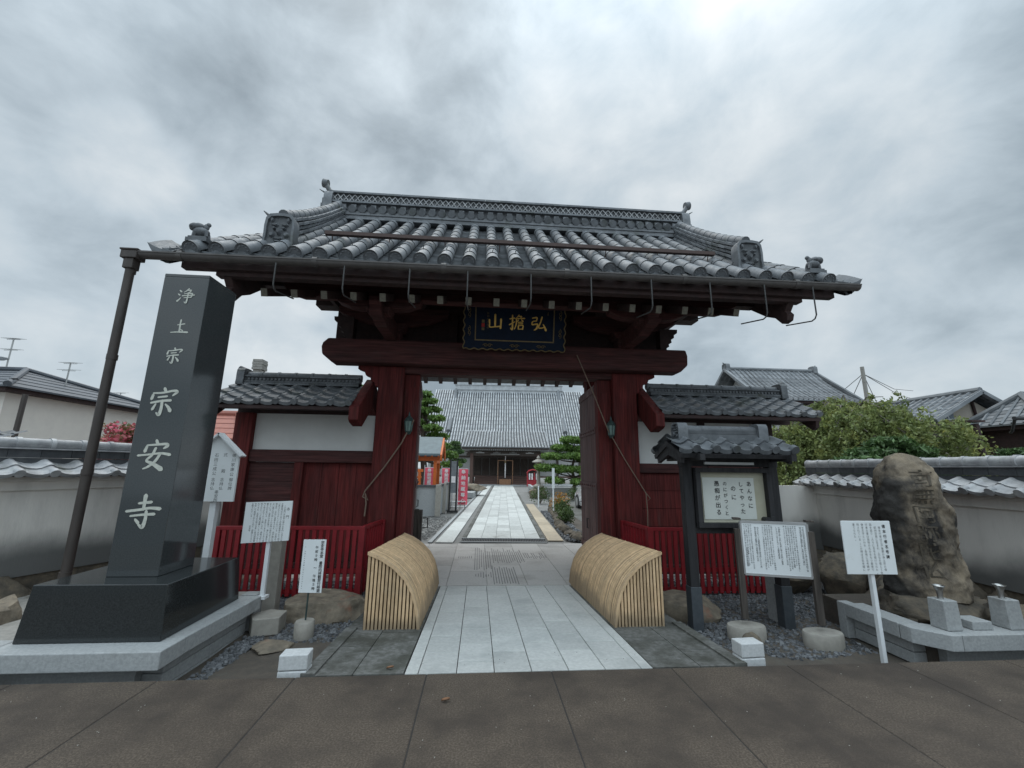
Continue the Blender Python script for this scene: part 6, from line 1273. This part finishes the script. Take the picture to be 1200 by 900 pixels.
# far temple building right
def house(name, label, cat, x0, x1, y0, y1, zw, zr, axis, wallm, roofm, ov=.5, hip=0, steps=8, pitch=.3, sag=0, ztop=None):
    T = thing(name, label, cat, ((x0+x1)/2, (y0+y1)/2, G)); o = MB(); o.bx(x0, x1, y0, y1, G, zw); o.build('wall', wallm, T); o = MB(); q = MB()
    if axis == 'x': ym = (y0+y1)/2; E = [(x0-ov, y0-ov), (x1+ov, y0-ov), (x1+ov, y1+ov), (x0-ov, y1+ov)]; R = [(x0-ov+hip, ym), (x1+ov-hip, ym)]
    else: xm = (x0+x1)/2; E = [(x0-ov, y0-ov), (x1+ov, y0-ov), (x1+ov, y1+ov), (x0-ov, y1+ov)]; R = [(xm, y0-ov+hip), (xm, y1+ov-hip)]
    n = steps
    def slope(a, b, c, d):   # eave a-b, ridge c-d
        a, b, c, d = [Vector(t) for t in (a, b, c, d)]
        for k in range(n):
            t0, t1 = k/n, (k+1)/n; sg = lambda t: Vector((0, 0, -sag*4*t*(1-t)*.5)); p = [a.lerp(d, t0)+sg(t0)+Vector((0, 0, .025)), b.lerp(c, t0)+sg(t0)+Vector((0, 0, .025)), b.lerp(c, t1)+sg(t1), a.lerp(d, t1)+sg(t1)]
            o.add(p + [p[0]-Vector((0, 0, .06)), p[1]-Vector((0, 0, .06))], [(0, 1, 2, 3), (4, 5, 1, 0)])
        w_ = (b-a).length; m_ = int(w_/pitch)
        if pitch < 5:
            for j in range(m_+1):
                t = j/max(1, m_); e = a.lerp(b, t); wr = (c-d).length
                # stop at hip
                s0 = t*w_; off0 = (w_-wr)/2; lim = 1.0
                if wr < w_-.01: lim = min(1, s0/max(off0, .01), (w_-s0)/max(off0, .01))
                if lim < .06: continue
                dirv = (d+(c-d)*.5) - (a+(b-a)*.5); pts = [e + dirv*(lim*i/4) + Vector((0, 0, -sag*4*(lim*i/4)*(1-lim*i/4)*.5+.03)) for i in range(5)]; q.tube(pts, .05, 5, False)
    z = lambda p, h: (p[0], p[1], h)
    if axis == 'x':
        slope(z(E[0], zw), z(E[1], zw), z(R[1], zr), z(R[0], zr)); slope(z(E[2], zw), z(E[3], zw), z(R[0], zr), z(R[1], zr))
        if hip: slope(z(E[1], zw), z(E[2], zw), z(R[1], zr), z(R[1], zr)); slope(z(E[3], zw), z(E[0], zw), z(R[0], zr), z(R[0], zr))
        else:
            g = MB(); g.prism([(y0, zw), (ym, zr-.25), (y1, zw)], 'x', x0, x1); g.build('gable', wallm, T)
    else:
        slope(z(E[1], zw), z(E[2], zw), z(R[1], zr), z(R[0], zr)); slope(z(E[3], zw), z(E[0], zw), z(R[0], zr), z(R[1], zr))
        if hip: slope(z(E[0], zw), z(E[1], zw), z(R[0], zr), z(R[0], zr)); slope(z(E[2], zw), z(E[3], zw), z(R[1], zr), z(R[1], zr))
        else:
            g = MB(); g.prism([(x0, zw), (xm, zr-.25), (x1, zw)], 'y', y0, y1); g.build('gable', wallm, T)
    rf = o.build('roof', roofm, T)
    if pitch < 5: q.build('tile_rows', roofm, rf, smooth=True)
    g = MB(); a, b = R; g.tube([(a[0], a[1], zr+.05), (b[0], b[1], zr+.05)], .12, 8)
    if hip:
        for e, r in ((E[0], R[0]), (E[1], R[1] if axis == 'x' else R[0]), (E[2], R[1]), (E[3], R[0] if axis == 'x' else R[1])):
            pts = [Vector(z(e, zw)).lerp(Vector(z(r, zr)), t)+Vector((0, 0, .06-sag*4*t*(1-t)*.5)) for t in (0, .25, .5, .75, 1)]; g.tube(pts, .10, 8)
    else:
        for e, r in (((E[0], R[0]), (E[3], R[0]), (E[1], R[1]), (E[2], R[1])) if axis == 'x' else ((E[0], R[0]), (E[1], R[0]), (E[2], R[1]), (E[3], R[1]))): g.beam(Vector(z(e, zw))+Vector((0, 0, -.03)), Vector(z(r, zr))+Vector((0, 0, -.03)), .16, .14)
    g.build('ridge', roofm, rf, smooth=True, ang=30)
    f = MB(); f.bx(E[0][0]+.1, E[1][0]-.1, E[0][1]+.08, E[2][1]-.08, zw-.16, zw-.03); f.build('eave', 'dark_wood', T); return T
# irimoya-like hall: gable top over lower skirt
a = at(858, 433, Y=24); b = at(965, 436, Y=24); c = at(1000, 470, Y=22); z_r = a.z
T = house('side_hall', 'temple side hall with a curved grey tiled roof rising behind the right gate wing', 'temple hall', a.x+.4, c.x-1.3, 21.8, 26.2, at(990, 470, Y=20.9).z, z_r, 'x', 'grey_wall', 'far_tile', .9, 0.0, 10, .3, .5)
for s_, x in ((-1, a.x-.4), (1, c.x-.5)): o = MB(); oni(o, (x, 24.0, z_r-.15), (s_, 0, 0), .5, .5, .12); o.tube([(x, 24.0, z_r+.25), (x+s_*.2, 24.0, z_r+.42)], [.08, .03], 8); o.build('ridge_end_tile', 'far_tile', T)
# utility pole and wires
q0 = at(1010, 430, Y=26); PX = q0.x; T = thing('utility_pole', 'grey concrete utility pole with wires above the weeping cherry', 'utility pole', (PX, 26, G)); o = MB(); o.tube([(PX, 26, G), (PX-.0, 26, q0.z)], [.17, .12], 10); o.build('pole', 'concrete', T, smooth=True); o = MB()
for e in ((1070, 458, 40), (1080, 470, 40), (960, 470, 40), (985, 480, 32), (1040, 490, 30)): r_ = at(e[0], e[1], Y=e[2]); m2 = (Vector((PX, 26, q0.z-.8))+r_)/2-Vector((0, 0, .3)); o.tube([(PX, 26, q0.z-.5), m2, r_], .022, 4)
o.build('wire', 'iron_dark', T)
# gabled house right, with a lower roof at the very edge
a = at(1146, 461, Y=15); x0_, x1_ = at(1096, 520, Y=15).x, at(1196, 520, Y=15).x; ze_ = at(1100, 490, Y=15).z
T = house('gabled_house', 'beige house with a grey tiled gable and small windows behind the right wall', 'house', x0_+.1, x1_-.1, 15.0, 22, ze_-.15, a.z, 'y', 'house_wall', 'far_tile', .45, 0, 8, .3)
xm = (x0_+x1_)/2; o = MB(); o.tube([(xm+.1, 14.93, ze_-.1), (xm+.02, 14.93, a.z-.35)], .05, 8); o.build('vent_pipe', 'dark_wood', T)
for dx in (-1.15, 1.3): o = MB(); o.bx(xm+dx-.26, xm+dx+.26, 14.95, 14.99, ze_-.03, ze_+.38); w_ = o.build('window', 'window_glass', T); o = MB(); o.bx(xm+dx-.3, xm+dx+.3, 14.93, 14.99, ze_-.08, ze_-.03); o.bx(xm+dx-.3, xm+dx+.3, 14.93, 14.99, ze_+.38, ze_+.42); o.bx(xm+dx-.02, xm+dx+.02, 14.93, 14.96, ze_-.03, ze_+.38); o.build('window_frame', 'white_paint', w_)
o = MB(); o.bx(x0_+.5, x1_+.3, 14.2, 15.0, ze_-.35, ze_-.30); o.build('awning', 'tile_light', T)
a = at(1166, 492, Y=12); T = house('edge_house', 'dark-walled house with a grey tiled roof cut off by the right edge', 'house', a.x+2.4, a.x+7, 12.4, 14.2, a.z, a.z+1.1, 'x', 'dark_wood', 'far_tile', .4, 1.1, 8, .3); o = MB(); o.tube([(a.x+.05, 11.55, a.z), (a.x+7, 11.55, a.z)], .06, 8); o.tube([(a.x+.15, 11.6, a.z), (a.x+.4, 11.9, a.z-.35), (a.x+.6, 12.1, a.z-.4)], .04, 6); o.build('gutter', 'iron_dark', T)
q = at(1150, 520, Y=12.5); T = thing('lamp_post', 'dark wooden post with a small cap behind the right wall', 'post', (q.x, 12.5, G)); o = MB(); o.tube([(q.x+.1, 12.5, G), (q.x-.08, 12.5, at(1148, 497, Y=12.5).z)], .09, 8); o.box((q.x-.12, 12.5, at(1148, 494, Y=12.5).z), (.5, .3, .06)); o.build('post', 'dark_wood', T)
# ================================================================ background left
el = at(0, 447, Y=13.2); er = at(141, 471, Y=17.6); rg = at(22, 431, Y=17)
T = house('metal_roof_house', 'long beige house with a dark hipped metal roof beyond the left boundary wall', 'house', er.x-14, er.x-1.1, 14.6, 21.5, er.z-.02, er.z+1.25, 'x', 'siding', 'metal_roof', .45, 3.6, 6, 9)
for i in range(15): o = MB(); x = er.x-11.5+.75*i; o.box((x, 14.62, er.z+.28), (.24, .04, .05)); o.build('snow_guard', 'iron_dark', T)
o = MB()
for i in range(60): x = er.x-13.7+.21*i; o.bx(x, x+.012, 14.588, 14.60, G, er.z-.15)
o.bx(er.x-14, er.x-1.1, 14.585, 14.60, 1.95, 1.98); o.build('siding_joint', 'siding', T)
q = at(22, 490, Y=14.5); o = MB(); o.tube([(q.x, 14.5, G), (q.x+.02, 14.5, at(29, 462, Y=14.5).z)], .07, 8); o.build('downpipe', 'pipe', T, smooth=True)
def antenna(px_, pyb, pyt, Y_, label, dish=False):
    b = at(px_, pyb, Y=Y_); t = at(px_, pyt, Y=Y_); T = thing('roof_antenna', label, 'antenna', (b.x, Y_, b.z-.2)); o = MB(); o.tube([(b.x, Y_, b.z-.4), (b.x, Y_, t.z)], .025, 6); o.build('mast', 'steel', T); o = MB(); hgt = t.z-b.z
    for fz, n in ((.95, 7), (.55, 5)):
        z = b.z+hgt*fz; o.tube([(b.x-.26, Y_, z), (b.x+.26, Y_, z)], .012, 5)
        for k in range(n): x = b.x-.26+.52*k/(n-1); o.tube([(x, Y_-.22, z), (x, Y_+.22, z+.08)], .010, 4)
    o.build('rods', 'steel', T)
    if dish: o = MB(); o.lathe([(.02, 0), (.16, .03), (.26, .10), (.28, .13)], (b.x-.15, Y_-.2, b.z+.15), 14); o.build('dish', 'white_board', T)
antenna(8, 428, 396, 18, 'television antenna with a small dish at the upper left corner of the metal roof', True)
antenna(78, 446, 425, 18, 'television antenna standing alone over the metal roof slope'); antenna(138, 478, 460, 26, 'small far television antenna between the drainpipe and the black pillar')
q = at(150, 477, Y=30); T = house('far_house', 'small pale far house with a flat grey roof between the drainpipe and the black pillar', 'house', q.x-3, q.x+4, 30, 36, at(150, 482, Y=30).z, at(150, 476, Y=30).z, 'x', 'house_wall', 'metal_roof', .3, 0, 3, 9)
q = at(262, 512, Y=16); T = house('red_roof_house', 'low house with a rusty red roof seen between the black pillar and the gate wing', 'house', q.x-2.1, q.x+.35, 16, 19, at(262, 515, Y=16).z, at(262, 489, Y=18.5).z, 'x', 'grey_wall', 'rust_roof', .4, 1.2, 5, 9)
q = at(275, 505, Y=19); T = house('tiled_house', 'grey tiled roof house peeking out behind the red roof', 'house', q.x-.8, q.x+4, 19, 24, at(270, 500, Y=19).z-.25, at(270, 487, Y=21).z, 'x', 'grey_wall', 'far_tile', .4, 0, 5, .3)
def bloom(px_, py_, Y_, label):
    q = at(px_, py_, Y=Y_); T = thing('flowering_tree', label, 'tree', (q.x, Y_, G)); Cs = []; o = MB(); o.tube([(q.x, Y_, G), (q.x+.1, Y_, q.z-.3)], [.09, .04], 7)
    for k in range(16): a = k*2.4; d = .9*sqrt(k/16); c = (q.x+d*cos(a), Y_+d*sin(a), q.z-.25-.65*(d/.9)**2+.25*sin(k*3)); foliage_cloud(Cs, c, (.36, .36, .28), 260, .3); o.tube([(q.x+.05, Y_, q.z-.9), c], [.03, .01], 5)
    o.build('trunk', 'bark', T); cards('crown', np.concatenate(Cs), None, .07, 'blossom', T, 1.4); return T
bloom(176, 494, 11, 'pink flowering tree behind the left wall between drainpipe and black pillar')
q = at(304, 433, Y=16); T = thing('chimney', 'pale ribbed chimney pot standing above the left gate wing', 'chimney', (q.x, 16, G)); o = MB(); z1 = at(304, 422, Y=16).z; o.bx(q.x-.15, q.x+.15, 15.85, 16.15, G, z1-.4)
for k in range(4): o.bx(q.x-.19+.015*(k % 2), q.x+.19-.015*(k % 2), 15.8, 16.2, z1-.4+.1*k, z1-.31+.1*k)
o.build('stack', 'concrete', T)
q = at(6, 500, Y=9); T = thing('tiled_shed', 'low tiled shed roof peeping over the left wall at the picture edge', 'shed', (q.x-1.6, 9.6, G)); o = MB(); o.bx(q.x-3.2, q.x-.1, 9.0, 10.4, G, q.z-.42); o.build('wall', 'grey_wall', T); o = MB(); pant(o, (q.x-3.4, 8.7, q.z-.42), (1, 0, 0), (0, .9, .35), 12, 4, .27, .24); o.build('roof', 'tile', T, smooth=True, ang=50)
# dark trees far behind, over the roofs, and green behind the left wing
def bushy(px_, py_, Y_, r, label, mt='leaf_shrub', n=3500):
    q = at(px_, py_, Y=Y_); T = thing('leafy_tree', label, 'tree', (q.x, Y_, G)); Cs = []; o = MB(); o.tube([(q.x, Y_, G), (q.x, Y_, q.z-r)], [.16, .08], 8); r_ = random.Random(int(px_))
    for k in range(18): u = Vector((r_.gauss(0, 1), r_.gauss(0, 1), r_.gauss(0, .8))).normalized()*r*r_.uniform(.3, .75); foliage_cloud(Cs, (q.x+u.x, Y_+u.y, q.z-r+u.z), (r*.4, r*.4, r*.3), n//18, .3); o.tube([(q.x, Y_, q.z-r*1.6), (q.x+u.x, Y_+u.y, q.z-r+u.z)], [.05, .015], 5)
    o.build('trunk', 'bark', T); cards('crown', np.concatenate(Cs), None, .09, mt, T, 1.5); return T
bushy(404, 433, 12.5, .62, 'green pine sprig showing between the left wing ridge and the crossbeam', 'leaf_pine_light', 2200)
bushy(915, 500, 18, 1.6, 'small green tree between the right gate wing and the weeping cherry', 'leaf_shrub', 4500)
